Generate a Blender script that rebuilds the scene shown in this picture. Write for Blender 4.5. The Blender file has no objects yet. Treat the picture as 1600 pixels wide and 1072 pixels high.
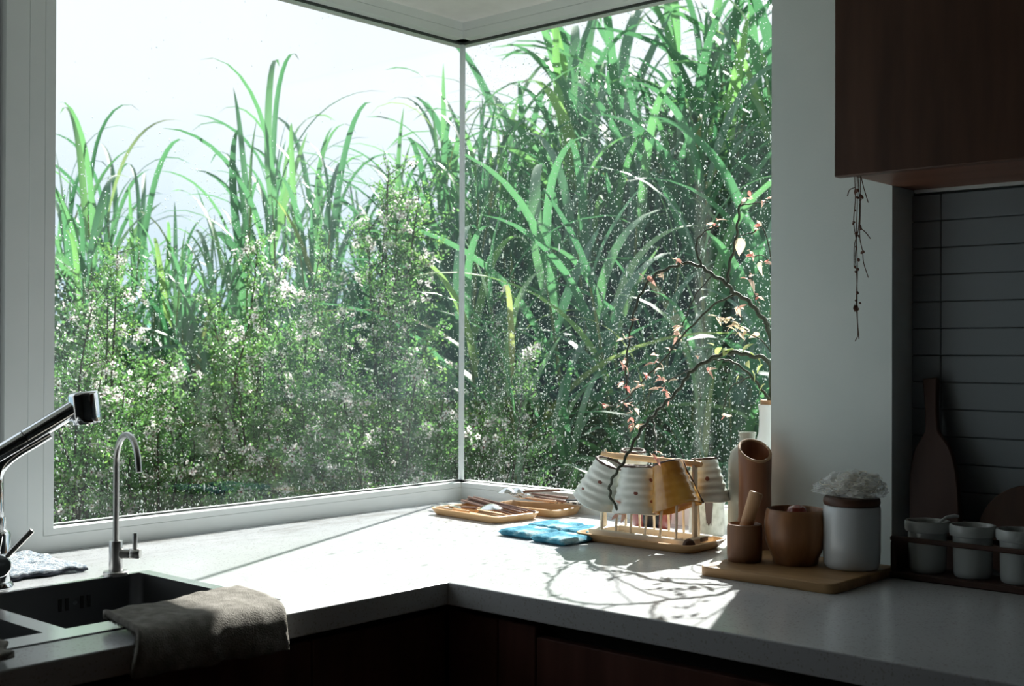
import bpy, bmesh, math, random
import numpy as np
from mathutils import Vector, Matrix, noise

sc = bpy.context.scene
COL = sc.collection
PI = math.pi

# ------------------------------------------------------------------ camera
cam_data = bpy.data.cameras.new('camera')
cam_data.sensor_width = 36.0
cam_data.lens = 43.35
cam_data.clip_start = 0.02
cam_data.clip_end = 2000
cam = bpy.data.objects.new('camera', cam_data)
COL.objects.link(cam)
RX = Vector((0.74767958, 0.66405134, 0.0033278))
UP = Vector((0.0011348, -0.00628896, 0.99997958))
FW = Vector((-0.6640587, 0.74766053, 0.00545569))
EYE = Vector((2.20219, -2.28444, 1.28))
M = Matrix((( RX.x, UP.x, -FW.x, EYE.x), (RX.y, UP.y, -FW.y, EYE.y), (RX.z, UP.z, -FW.z, EYE.z), (0, 0, 0, 1)))
cam.matrix_world = M
sc.camera = cam
cam_data.dof.use_dof = True
cam_data.dof.focus_distance = 2.35
cam_data.dof.aperture_fstop = 9.0

# ------------------------------------------------------------------ sky, sun, exposure
world = bpy.data.worlds.new('sky')
sc.world = world
world.use_nodes = True
nt = world.node_tree
nt.nodes.clear()
w_out = nt.nodes.new('ShaderNodeOutputWorld')
w_bg = nt.nodes.new('ShaderNodeBackground')
w_tc = nt.nodes.new('ShaderNodeTexCoord')
w_sep = nt.nodes.new('ShaderNodeSeparateXYZ')
w_ramp = nt.nodes.new('ShaderNodeValToRGB')
nt.links.new(w_tc.outputs['Generated'], w_sep.inputs[0])
nt.links.new(w_sep.outputs['Z'], w_ramp.inputs['Fac'])
nt.links.new(w_ramp.outputs['Color'], w_bg.inputs['Color'])
nt.links.new(w_bg.outputs[0], w_out.inputs['Surface'])
cr = w_ramp.color_ramp
cr.elements[0].position = 0.0
cr.elements[0].color = (0.44, 0.62, 0.74, 1)
cr.elements[1].position = 1.0
cr.elements[1].color = (0.80, 0.90, 1.0, 1)
for p_, c_ in ((0.03, (0.50, 0.66, 0.80, 1)), (0.10, (0.66, 0.77, 0.87, 1)), (0.20, (0.84, 0.89, 0.94, 1)), (0.5, (0.88, 0.93, 0.98, 1))):
    e_ = cr.elements.new(p_)
    e_.color = c_
w_bg.inputs['Strength'].default_value = 1.03

sun_data = bpy.data.lights.new('sun', 'SUN')
sun_data.energy = 12.0
sun_data.angle = math.radians(0.6)
sun_data.color = (1.0, 0.965, 0.90)
sun = bpy.data.objects.new('sun', sun_data)
COL.objects.link(sun)
SUN_EL = math.radians(37.0)
sun_to = Vector((-0.39 * math.cos(SUN_EL), 0.92 * math.cos(SUN_EL), math.sin(SUN_EL))).normalized()
sun.rotation_euler = sun_to.to_track_quat('Z', 'Y').to_euler()

sc.view_settings.view_transform = 'Standard'
sc.view_settings.look = 'None'
sc.view_settings.exposure = 0.28
sc.view_settings.gamma = 1.0
sc.view_settings.use_curve_mapping = False
sc.cycles.transparent_max_bounces = 24
sc.cycles.max_bounces = 10
sc.cycles.diffuse_bounces = 5
sc.cycles.caustics_reflective = False
sc.cycles.caustics_refractive = False

rng = random.Random(7)
nr = np.random.default_rng(11)

# ------------------------------------------------------------------ materials
MATS = {}


def new_mat(name):
    m = bpy.data.materials.new(name)
    m.use_nodes = True
    n = m.node_tree
    n.nodes.clear()
    o = n.nodes.new('ShaderNodeOutputMaterial')
    MATS[name] = m
    return m, n, o


def ramp(n, fac, stops):
    r = n.nodes.new('ShaderNodeValToRGB')
    e = r.color_ramp.elements
    e[0].position, e[0].color = stops[0][0], (*stops[0][1], 1)
    e[1].position, e[1].color = stops[-1][0], (*stops[-1][1], 1)
    for p, c in stops[1:-1]:
        x = e.new(p)
        x.color = (*c, 1)
    n.links.new(fac, r.inputs['Fac'])
    return r.outputs['Color']


def tex_noise(n, scale, detail=3, stretch=(1, 1, 1), rough=0.5, coord='Object'):
    tc = n.nodes.new('ShaderNodeTexCoord')
    mp = n.nodes.new('ShaderNodeMapping')
    mp.inputs['Scale'].default_value = stretch
    t = n.nodes.new('ShaderNodeTexNoise')
    t.inputs['Scale'].default_value = scale
    t.inputs['Detail'].default_value = detail
    t.inputs['Roughness'].default_value = rough
    n.links.new(tc.outputs[coord], mp.inputs[0])
    n.links.new(mp.outputs[0], t.inputs['Vector'])
    return t.outputs['Fac']


def pbr(name, color, rough=0.5, metal=0.0, var=None, bump=None, spec=0.5, trans=0.0, sss=0.0, alpha=1.0, coat=0.0, ior=1.45):
    """var = (scale, stretch, [(pos, colour), ...]);  bump = (scale, stretch, strength, distance)"""
    m, n, o = new_mat(name)
    p = n.nodes.new('ShaderNodeBsdfPrincipled')
    p.inputs['Base Color'].default_value = (*color, 1)
    p.inputs['Roughness'].default_value = rough
    p.inputs['Metallic'].default_value = metal
    p.inputs['Specular IOR Level'].default_value = spec
    p.inputs['IOR'].default_value = ior
    p.inputs['Transmission Weight'].default_value = trans
    p.inputs['Alpha'].default_value = alpha
    p.inputs['Coat Weight'].default_value = coat
    if var:
        f = tex_noise(n, var[0], 4, var[1])
        n.links.new(ramp(n, f, var[2]), p.inputs['Base Color'])
    if bump:
        f = tex_noise(n, bump[0], 4, bump[1])
        b = n.nodes.new('ShaderNodeBump')
        b.inputs['Strength'].default_value = bump[2]
        b.inputs['Distance'].default_value = bump[3]
        n.links.new(f, b.inputs['Height'])
        n.links.new(b.outputs[0], p.inputs['Normal'])
    n.links.new(p.outputs[0], o.inputs['Surface'])
    return m


def wood(name, dark, mid, light, axis='Z', scale=14, rough=0.45, spec=0.4):
    st = {'X': (0.12, 1, 1), 'Y': (1, 0.12, 1), 'Z': (1, 1, 0.12)}[axis]
    return pbr(name, mid, rough, var=(scale, st, [(0.3, dark), (0.5, mid), (0.72, light)]),
               bump=(scale * 6, st, 0.25, 0.001), spec=spec)


def leaf_mat(name, stops, trans_col, tfac=0.45, rough=0.38, per_island=True, spec=0.5, patch=0):
    m, n, o = new_mat(name)
    if per_island:
        g = n.nodes.new('ShaderNodeNewGeometry')
        f = g.outputs['Random Per Island']
    else:
        g = n.nodes.new('ShaderNodeObjectInfo')
        f = g.outputs['Random']
    if patch:       # sprays of older and younger growth through the plant
        nz = tex_noise(n, patch, 3, (1, 1, 1))
        ma = n.nodes.new('ShaderNodeMath')
        ma.operation = 'MULTIPLY_ADD'
        n.links.new(f, ma.inputs[0])
        ma.inputs[1].default_value = 0.45
        mb = n.nodes.new('ShaderNodeMapRange')
        mb.inputs['From Min'].default_value = 0.35
        mb.inputs['From Max'].default_value = 0.70
        mb.inputs['To Max'].default_value = 0.55
        n.links.new(nz, mb.inputs['Value'])
        n.links.new(mb.outputs[0], ma.inputs[2])
        f = ma.outputs[0]
    c = ramp(n, f, stops)
    p = n.nodes.new('ShaderNodeBsdfPrincipled')
    p.inputs['Roughness'].default_value = rough
    p.inputs['Specular IOR Level'].default_value = spec
    n.links.new(c, p.inputs['Base Color'])
    t = n.nodes.new('ShaderNodeBsdfTranslucent')
    mc = n.nodes.new('ShaderNodeMixRGB')
    mc.blend_type = 'MULTIPLY'
    mc.inputs['Fac'].default_value = 1.0
    mc.inputs['Color2'].default_value = (*trans_col, 1)
    n.links.new(c, mc.inputs['Color1'])
    n.links.new(mc.outputs[0], t.inputs['Color'])
    mx = n.nodes.new('ShaderNodeMixShader')
    mx.inputs['Fac'].default_value = tfac
    n.links.new(p.outputs[0], mx.inputs[1])
    n.links.new(t.outputs[0], mx.inputs[2])
    n.links.new(mx.outputs[0], o.inputs['Surface'])
    return m


def glass_pane_mat(name, seed, FILM):
    """Clear pane seen through, a weak mirror on it and a dirt film that real light falls on."""
    m, n, o = new_mat(name)
    tr = n.nodes.new('ShaderNodeBsdfTransparent')
    tr.inputs['Color'].default_value = (0.975, 0.988, 0.988, 1)
    gl = n.nodes.new('ShaderNodeBsdfGlossy')
    gl.inputs['Roughness'].default_value = 0.0
    fr = n.nodes.new('ShaderNodeFresnel')
    bf = n.nodes.new('ShaderNodeNewGeometry')
    io = n.nodes.new('ShaderNodeMapRange')      # the same index seen from either side of the sheet
    io.inputs['To Min'].default_value = 1.30
    io.inputs['To Max'].default_value = 1 / 1.30
    n.links.new(bf.outputs['Backfacing'], io.inputs['Value'])
    n.links.new(io.outputs[0], fr.inputs['IOR'])
    m1 = n.nodes.new('ShaderNodeMixShader')
    n.links.new(fr.outputs[0], m1.inputs['Fac'])
    n.links.new(tr.outputs[0], m1.inputs[1])
    n.links.new(gl.outputs[0], m1.inputs[2])
    tl = n.nodes.new('ShaderNodeBsdfTranslucent')
    tl.inputs['Color'].default_value = (0.70, 0.86, 0.88, 1)
    tc = n.nodes.new('ShaderNodeTexCoord')
    mp = n.nodes.new('ShaderNodeMapping')
    mp.inputs['Location'].default_value = (seed, seed * 2, 0)
    mp.inputs['Scale'].default_value = (1, 1, 0.6)
    big = n.nodes.new('ShaderNodeTexNoise')
    big.inputs['Scale'].default_value = 2.6
    big.inputs['Detail'].default_value = 5
    n.links.new(tc.outputs['Object'], mp.inputs[0])
    n.links.new(mp.outputs[0], big.inputs['Vector'])
    r1 = n.nodes.new('ShaderNodeMapRange')
    r1.inputs['From Min'].default_value = 0.42
    r1.inputs['From Max'].default_value = 0.75
    r1.inputs['To Min'].default_value = FILM[0]
    r1.inputs['To Max'].default_value = FILM[1]
    n.links.new(big.outputs['Fac'], r1.inputs['Value'])
    # vertical wash marks
    mp2 = n.nodes.new('ShaderNodeMapping')
    mp2.inputs['Scale'].default_value = (16, 16, 0.5)
    n.links.new(tc.outputs['Object'], mp2.inputs[0])
    st = n.nodes.new('ShaderNodeTexNoise')
    st.inputs['Scale'].default_value = 1.0
    st.inputs['Detail'].default_value = 2
    n.links.new(mp2.outputs[0], st.inputs['Vector'])
    r2 = n.nodes.new('ShaderNodeMapRange')
    r2.inputs['From Min'].default_value = 0.60
    r2.inputs['From Max'].default_value = 0.75
    r2.inputs['To Min'].default_value = 0.0
    r2.inputs['To Max'].default_value = FILM[2]
    n.links.new(st.outputs['Fac'], r2.inputs['Value'])
    ad = n.nodes.new('ShaderNodeMath')
    ad.operation = 'ADD'
    n.links.new(r1.outputs[0], ad.inputs[0])
    n.links.new(r2.outputs[0], ad.inputs[1])
    m2 = n.nodes.new('ShaderNodeMixShader')
    n.links.new(ad.outputs[0], m2.inputs['Fac'])
    n.links.new(m1.outputs[0], m2.inputs[1])
    n.links.new(tl.outputs[0], m2.inputs[2])
    n.links.new(m2.outputs[0], o.inputs['Surface'])
    return m



pbr('frame_white', (0.74, 0.78, 0.77), 0.4, var=(9, (1, 1, 1), [(0.3, (0.80, 0.85, 0.84)), (0.7, (0.84, 0.88, 0.87))]))
pbr('gasket', (0.05, 0.055, 0.055), 0.6)
pbr('seam', (0.22, 0.23, 0.22), 0.8)
pbr('plaster', (0.70, 0.78, 0.76), 0.85, var=(6, (1, 1, 1), [(0.3, (0.68, 0.76, 0.745)), (0.7, (0.73, 0.80, 0.785))]),
    bump=(260, (1, 1, 1), 0.35, 0.0008))
pbr('soffit_paint', (0.86, 0.85, 0.83), 0.8, var=(22, (1, 1, 1), [(0.3, (0.82, 0.81, 0.79)), (0.6, (0.87, 0.86, 0.84))]),
    bump=(60, (1, 1, 1), 0.3, 0.002))
pbr('room_paint', (0.20, 0.20, 0.198), 0.9)
pbr('floor_wood', (0.10, 0.06, 0.04), 0.5, var=(8, (0.2, 1, 1), [(0.3, (0.07, 0.04, 0.028)), (0.7, (0.13, 0.08, 0.055))]))
pbr('tile_glaze', (0.25, 0.28, 0.30), 0.22, spec=0.5, bump=(14, (1, 1, 1), 0.15, 0.002))
pbr('grout', (0.17, 0.19, 0.20), 0.9)
wood('cabinet_wood', (0.060, 0.028, 0.017), (0.085, 0.040, 0.025), (0.11, 0.054, 0.034), 'Z', 22, 0.42)
wood('cabinet_wood_under', (0.13, 0.060, 0.040), (0.17, 0.080, 0.052), (0.21, 0.10, 0.066), 'X', 22, 0.42)
wood('base_wood', (0.085, 0.034, 0.026), (0.115, 0.046, 0.034), (0.15, 0.062, 0.046), 'Z', 26, 0.5)
pbr('recess_dark', (0.012, 0.009, 0.008), 0.8)
pbr('chrome', (0.78, 0.80, 0.82), 0.06, metal=1.0)
pbr('brushed_steel', (0.50, 0.50, 0.49), 0.30, metal=1.0, bump=(300, (1, 1, 0.02), 0.1, 0.0004))
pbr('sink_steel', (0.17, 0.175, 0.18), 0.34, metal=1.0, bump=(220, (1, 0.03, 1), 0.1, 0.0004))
pbr('sink_rim', (0.74, 0.75, 0.76), 0.22, metal=1.0, bump=(90, (1, 1, 1), 0.08, 0.0006))
pbr('black_rubber', (0.01, 0.01, 0.01), 0.6)
pbr('terry', (0.36, 0.33, 0.29), 1.0, var=(60, (1, 1, 1), [(0.3, (0.185, 0.175, 0.155)), (0.7, (0.31, 0.295, 0.27))]), bump=(500, (1, 1, 1), 0.9, 0.003), spec=0.1)
pbr('terry_dark', (0.16, 0.145, 0.125), 1.0, bump=(500, (1, 1, 1), 0.9, 0.003), spec=0.1)
pbr('dishcloth_blue', (0.5, 0.55, 0.6), 1.0, var=(140, (1, 1, 1), [(0.42, (0.30, 0.36, 0.43)), (0.6, (0.66, 0.70, 0.73))]), bump=(400, (1, 1, 1), 0.9, 0.003), spec=0.1)
pbr('cloth_hem', (0.05, 0.055, 0.07), 1.0, spec=0.1)
wood('bamboo', (0.50, 0.29, 0.13), (0.60, 0.37, 0.18), (0.68, 0.45, 0.24), 'X', 30, 0.45)
wood('bamboo_pale', (0.66, 0.57, 0.44), (0.73, 0.65, 0.52), (0.80, 0.73, 0.62), 'X', 30, 0.5)
wood('board_oak', (0.20, 0.11, 0.045), (0.31, 0.18, 0.078), (0.41, 0.25, 0.115), 'X', 34, 0.5)
wood('mortar_wood', (0.11, 0.050, 0.024), (0.165, 0.078, 0.038), (0.22, 0.11, 0.055), 'Z', 26, 0.5)
wood('pestle_wood', (0.36, 0.20, 0.095), (0.46, 0.27, 0.14), (0.54, 0.34, 0.19), 'Z', 40, 0.5)
wood('bowl_wood', (0.13, 0.055, 0.022), (0.22, 0.098, 0.040), (0.31, 0.15, 0.065), 'Z', 30, 0.38)
wood('bamboo_brown', (0.19, 0.080, 0.042), (0.26, 0.115, 0.062), (0.33, 0.155, 0.085), 'Z', 40, 0.35)
wood('dark_wood', (0.05, 0.024, 0.015), (0.08, 0.036, 0.022), (0.10, 0.05, 0.03), 'Z', 20, 0.5)
wood('paddle_wood', (0.045, 0.021, 0.015), (0.06, 0.028, 0.02), (0.08, 0.038, 0.026), 'Z', 20, 0.55)
wood('chopstick_wood', (0.12, 0.06, 0.045), (0.19, 0.105, 0.08), (0.30, 0.19, 0.15), 'X', 30, 0.4)
wood('handle_wood', (0.36, 0.19, 0.10), (0.46, 0.27, 0.15), (0.54, 0.34, 0.21), 'X', 30, 0.4)
pbr('porcelain', (0.62, 0.66, 0.68), 0.16, coat=0.3)
pbr('jar_glaze', (0.40, 0.43, 0.42), 0.22, coat=0.3)
pbr('cup_glaze', (0.66, 0.69, 0.64), 0.28, var=(26, (1, 1, 3), [(0.3, (0.56, 0.60, 0.55)), (0.55, (0.68, 0.71, 0.66)), (0.75, (0.75, 0.77, 0.72))]), coat=0.3)
pbr('cup_raw_rim', (0.10, 0.065, 0.055), 0.7)
pbr('cup_dot', (0.20, 0.075, 0.055), 0.5)
pbr('amber_glaze', (0.42, 0.19, 0.03), 0.2, var=(20, (1, 1, 1), [(0.3, (0.30, 0.12, 0.018)), (0.6, (0.50, 0.25, 0.045)), (0.8, (0.58, 0.33, 0.08))]), coat=0.5)
pbr('red_glaze', (0.26, 0.045, 0.03), 0.2, var=(14, (1, 1, 1), [(0.3, (0.18, 0.028, 0.02)), (0.7, (0.34, 0.07, 0.045))]), coat=0.4)
pbr('black_glaze', (0.012, 0.012, 0.014), 0.2)
pbr('stone_glaze', (0.55, 0.55, 0.48), 0.4, var=(60, (1, 1, 1), [(0.3, (0.38, 0.38, 0.32)), (0.5, (0.56, 0.56, 0.50)), (0.7, (0.66, 0.66, 0.60))]))
pbr('milk_glass', (0.86, 0.88, 0.90), 0.25, trans=0.15)
pbr('bottle_glass', (0.80, 0.83, 0.76), 0.16, trans=0.45, ior=1.2)
pbr('silver', (0.80, 0.80, 0.79), 0.16, metal=1.0)
pbr('dark_metal', (0.10, 0.10, 0.10), 0.35, metal=0.8)
pbr('pattern_handle', (0.3, 0.28, 0.26), 0.5, var=(120, (1, 1, 1), [(0.46, (0.03, 0.03, 0.03)), (0.54, (0.62, 0.58, 0.52))]))
pbr('coaster_blue', (0.05, 0.22, 0.34), 0.95, var=(34, (1, 1, 1), [(0.38, (0.04, 0.19, 0.29)), (0.54, (0.09, 0.31, 0.42)), (0.68, (0.42, 0.60, 0.66))]), bump=(240, (1, 1, 1), 0.9, 0.002), spec=0.15)
pbr('noodle', (0.72, 0.68, 0.58), 0.6)
pbr('stem_dark', (0.045, 0.055, 0.035), 0.55)
pbr('vine_dry', (0.10, 0.055, 0.035), 0.8)
pbr('vine_leaf_dry', (0.15, 0.07, 0.05), 0.8)
pbr('soil_ground', (0.035, 0.045, 0.025), 1.0, var=(3, (1, 1, 1), [(0.3, (0.02, 0.03, 0.014)), (0.7, (0.05, 0.07, 0.03))]))
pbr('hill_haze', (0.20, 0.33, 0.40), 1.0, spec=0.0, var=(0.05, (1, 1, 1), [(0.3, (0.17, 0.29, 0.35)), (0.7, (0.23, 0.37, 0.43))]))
pbr('bark', (0.05, 0.045, 0.03), 0.9)
pbr('cane_stalk', (0.12, 0.16, 0.05), 0.5, var=(8, (1, 1, 0.3), [(0.3, (0.08, 0.13, 0.04)), (0.6, (0.17, 0.20, 0.07)), (0.8, (0.28, 0.22, 0.10))]))
pbr('outer_wall', (0.5, 0.5, 0.48), 0.9)
# bag film
m_, n_, o_ = new_mat('bag_film')
a_ = n_.nodes.new('ShaderNodeBsdfTransparent')
b_ = n_.nodes.new('ShaderNodeBsdfPrincipled')
b_.inputs['Base Color'].default_value = (0.75, 0.78, 0.78, 1)
b_.inputs['Roughness'].default_value = 0.18
x_ = n_.nodes.new('ShaderNodeMixShader')
x_.inputs['Fac'].default_value = 0.32
n_.links.new(a_.outputs[0], x_.inputs[1]); n_.links.new(b_.outputs[0], x_.inputs[2]); n_.links.new(x_.outputs[0], o_.inputs['Surface'])
# raindrops: clear drop with a little milky scatter
m_, n_, o_ = new_mat('raindrop')
a_ = n_.nodes.new('ShaderNodeBsdfGlass')
a_.inputs['IOR'].default_value = 1.33
a_.inputs['Roughness'].default_value = 0.02
b_ = n_.nodes.new('ShaderNodeBsdfTranslucent')
b_.inputs['Color'].default_value = (0.9, 0.96, 0.96, 1)
x_ = n_.nodes.new('ShaderNodeMixShader')
x_.inputs['Fac'].default_value = 0.16
n_.links.new(a_.outputs[0], x_.inputs[1]); n_.links.new(b_.outputs[0], x_.inputs[2]); n_.links.new(x_.outputs[0], o_.inputs['Surface'])
# speckled quartz
m_, n_, o_ = new_mat('quartz')
p_ = n_.nodes.new('ShaderNodeBsdfPrincipled')
p_.inputs['Roughness'].default_value = 0.20
v_ = n_.nodes.new('ShaderNodeTexVoronoi')
v_.inputs['Scale'].default_value = 430
tc_ = n_.nodes.new('ShaderNodeTexCoord')
n_.links.new(tc_.outputs['Object'], v_.inputs['Vector'])
lt_ = n_.nodes.new('ShaderNodeMath'); lt_.operation = 'LESS_THAN'; lt_.inputs[1].default_value = 0.07
sp_ = n_.nodes.new('ShaderNodeSeparateColor')
n_.links.new(v_.outputs['Color'], sp_.inputs[0])
n_.links.new(sp_.outputs[0], lt_.inputs[0])
base_ = ramp(n_, tex_noise(n_, 5, 5), [(0.3, (0.52, 0.54, 0.56)), (0.7, (0.57, 0.59, 0.61))])
mxc_ = n_.nodes.new('ShaderNodeMixRGB')
mxc_.inputs['Color2'].default_value = (0.42, 0.42, 0.41, 1)
n_.links.new(lt_.outputs[0], mxc_.inputs['Fac']); n_.links.new(base_, mxc_.inputs['Color1'])
# dried water marks along the window sill side (a limescale band beside the panes)
sx_ = n_.nodes.new('ShaderNodeSeparateXYZ'); n_.links.new(tc_.outputs['Object'], sx_.inputs[0])
mr_ = n_.nodes.new('ShaderNodeMapRange')
mr_.inputs['From Min'].default_value = 0.26; mr_.inputs['From Max'].default_value = 0.05
n_.links.new(sx_.outputs['X'], mr_.inputs['Value'])
st_ = tex_noise(n_, 7, 6, (2.2, 0.7, 1), 0.65)
mu_ = n_.nodes.new('ShaderNodeMapRange')
mu_.inputs['From Min'].default_value = 0.48; mu_.inputs['From Max'].default_value = 0.62; mu_.inputs['To Max'].default_value = 0.8
n_.links.new(st_, mu_.inputs['Value'])
ml_ = n_.nodes.new('ShaderNodeMath'); ml_.operation = 'MULTIPLY'
n_.links.new(mr_.outputs[0], ml_.inputs[0]); n_.links.new(mu_.outputs[0], ml_.inputs[1])
mx2_ = n_.nodes.new('ShaderNodeMixRGB'); mx2_.inputs['Color2'].default_value = (0.27, 0.26, 0.24, 1)
n_.links.new(ml_.outputs[0], mx2_.inputs['Fac']); n_.links.new(mxc_.outputs[0], mx2_.inputs['Color1'])
n_.links.new(mx2_.outputs[0], p_.inputs['Base Color'])
n_.links.new(p_.outputs[0], o_.inputs['Surface'])

G = lambda *c: c
leaf_mat('cane_leaf', [(0.0, G(0.06, 0.14, 0.09)), (0.45, G(0.09, 0.195, 0.12)), (0.80, G(0.13, 0.25, 0.135)), (0.95, G(0.19, 0.32, 0.13)), (1.0, G(0.34, 0.30, 0.15))], (1.25, 1.65, 1.1), 0.42, 0.40, False, 0.85)
leaf_mat('cane_leaf_dry', [(0.0, G(0.30, 0.20, 0.10)), (1.0, G(0.46, 0.33, 0.18))], (1.3, 1.1, 0.8), 0.35, 0.6, False)
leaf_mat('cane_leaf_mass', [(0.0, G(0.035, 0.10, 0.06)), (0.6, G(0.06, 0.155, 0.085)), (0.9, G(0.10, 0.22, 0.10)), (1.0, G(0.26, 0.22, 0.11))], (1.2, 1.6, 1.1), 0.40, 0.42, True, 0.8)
leaf_mat('manuka_leaf', [(0.0, G(0.07, 0.15, 0.065)), (0.6, G(0.13, 0.24, 0.11)), (0.93, G(0.24, 0.35, 0.13)), (1.0, G(0.52, 0.44, 0.07))], (1.4, 1.7, 1.0), 0.5, 0.4, True, 0.4, 7)
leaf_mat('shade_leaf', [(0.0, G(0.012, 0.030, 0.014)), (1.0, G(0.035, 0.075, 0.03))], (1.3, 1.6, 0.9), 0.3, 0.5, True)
leaf_mat('petal', [(0.0, G(0.90, 0.86, 0.85)), (0.6, G(0.93, 0.91, 0.89)), (1.0, G(0.88, 0.76, 0.75))], (1.0, 1.0, 1.0), 0.6, 0.7, True, 0.2)
leaf_mat('petal_single', [(0.0, G(0.84, 0.78, 0.77)), (1.0, G(0.88, 0.85, 0.83))], (1.0, 1.0, 1.0), 0.6, 0.7, False, 0.2)
pbr('flower_heart', (0.16, 0.03, 0.035), 0.7)
leaf_mat('devil_pink', [(0.0, G(0.72, 0.22, 0.20)), (0.2, G(0.78, 0.46, 0.40)), (0.6, G(0.82, 0.62, 0.52)), (1.0, G(0.84, 0.74, 0.58))], (1.0, 0.95, 0.9), 0.5, 0.5, False, 0.3)
leaf_mat('devil_pale', [(0.0, G(0.78, 0.70, 0.50)), (1.0, G(0.82, 0.62, 0.50))], (1.0, 1.0, 0.9), 0.5, 0.5, False, 0.3)
leaf_mat('devil_green', [(0.0, G(0.36, 0.46, 0.16)), (1.0, G(0.62, 0.66, 0.34))], (1.0, 1.0, 0.9), 0.5, 0.5, False, 0.3)


# ------------------------------------------------------------------ object helpers
def link(name, me, mat, parent=None, loc=None, rot=None, kind=None):
    o = bpy.data.objects.new(name, me)
    COL.objects.link(o)
    mats = mat if isinstance(mat, (list, tuple)) else [mat]
    if mat is not None and not me.materials:
        for x in mats:
            me.materials.append(MATS[x])
    if parent is not None:
        o.parent = parent
    if loc is not None:
        o.location = loc
    if rot is not None:
        o.rotation_euler = rot
    if kind:
        o['kind'] = kind
    return o


def thing(name, label, cat, loc=(0, 0, 0), rot=(0, 0, 0), group=None):
    o = bpy.data.objects.new(name, None)
    COL.objects.link(o)
    o.empty_display_size = 0.05
    o.location = loc
    o.rotation_euler = rot
    o['label'] = label
    o['category'] = cat
    if group:
        o['group'] = group
    return o


def tag(o, label, cat, group=None, kind=None):
    o['label'] = label
    o['category'] = cat
    if group:
        o['group'] = group
    if kind:
        o['kind'] = kind
    return o


def mesh_from_bm(bm, name='m', smooth=True, angle=35):
    me = bpy.data.meshes.new(name)
    bmesh.ops.recalc_face_normals(bm, faces=bm.faces)
    bm.to_mesh(me)
    bm.free()
    if smooth:
        me.shade_smooth()
        try:
            me.set_sharp_from_angle(angle=math.radians(angle))
        except Exception:
            pass
    return me


def mesh_pd(V, F, name='m', smooth=True, angle=None):
    me = bpy.data.meshes.new(name)
    me.from_pydata([tuple(v) for v in V], [], F)
    me.validate()
    if smooth:
        me.shade_smooth()
        if angle:
            me.set_sharp_from_angle(angle=math.radians(angle))
    return me


def mesh_np(V, F, name='m', smooth=True, mat_idx=None):
    """fast mesh of equal-sized polygons"""
    V = np.asarray(V, dtype=np.float32)
    F = np.asarray(F, dtype=np.int32)
    k = F.shape[1]
    me = bpy.data.meshes.new(name)
    me.vertices.add(len(V))
    me.vertices.foreach_set('co', V.ravel())
    me.loops.add(F.size)
    me.loops.foreach_set('vertex_index', F.ravel())
    me.polygons.add(len(F))
    me.polygons.foreach_set('loop_start', np.arange(0, F.size, k, dtype=np.int32))
    if mat_idx is not None:
        me.polygons.foreach_set('material_index', np.asarray(mat_idx, dtype=np.int32))
    me.update(calc_edges=True)
    if smooth:
        me.shade_smooth()
    return me


def add_box(bm, x0, x1, y0, y1, z0, z1, bev=0.0, seg=2, mat=None):
    r = bmesh.ops.create_cube(bm, size=1.0)
    vs = r['verts']
    for v in vs:
        v.co = Vector(((x0 + x1) / 2 + v.co.x * (x1 - x0), (y0 + y1) / 2 + v.co.y * (y1 - y0), (z0 + z1) / 2 + v.co.z * (z1 - z0)))
    if bev > 0:
        es = set()
        for v in vs:
            es.update(v.link_edges)
        bmesh.ops.bevel(bm, geom=list(es), offset=bev, segments=seg, profile=0.6, affect='EDGES')


def box(name, b, mat, parent=None, bev=0.0, kind=None, seg=2, loc=None, rot=None):
    bm = bmesh.new()
    add_box(bm, *b, bev=bev, seg=seg)
    return link(name, mesh_from_bm(bm, name), mat, parent, loc=loc, rot=rot, kind=kind)


def lathe_me(profile, seg=40, name='m', angle=40, fn=None):
    """profile: [(r, z)...]; r == 0 makes a pole.  fn(theta, r, z, i) -> (r, z) varies it."""
    V, F = [], []
    rings = []
    for i, (r, z) in enumerate(profile):
        if r <= 1e-7:
            rings.append([len(V)])
            V.append((0, 0, z))
        else:
            idx = []
            for k in range(seg):
                t = 2 * PI * k / seg
                rr, zz = fn(t, r, z, i) if fn else (r, z)
                idx.append(len(V))
                V.append((rr * math.cos(t), rr * math.sin(t), zz))
            rings.append(idx)
    for a, b in zip(rings[:-1], rings[1:]):
        if len(a) == 1 and len(b) == 1:
            continue
        for k in range(seg):
            k2 = (k + 1) % seg
            if len(a) == 1:
                F.append((a[0], b[k2], b[k]))
            elif len(b) == 1:
                F.append((a[k], a[k2], b[0]))
            else:
                F.append((a[k], a[k2], b[k2], b[k]))
    me = bpy.data.meshes.new(name)
    me.from_pydata(V, [], F)
    bm = bmesh.new()
    bm.from_mesh(me)
    bmesh.ops.recalc_face_normals(bm, faces=bm.faces)
    bm.to_mesh(me)
    bm.free()
    me.shade_smooth()
    me.set_sharp_from_angle(angle=math.radians(angle))
    return me


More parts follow.
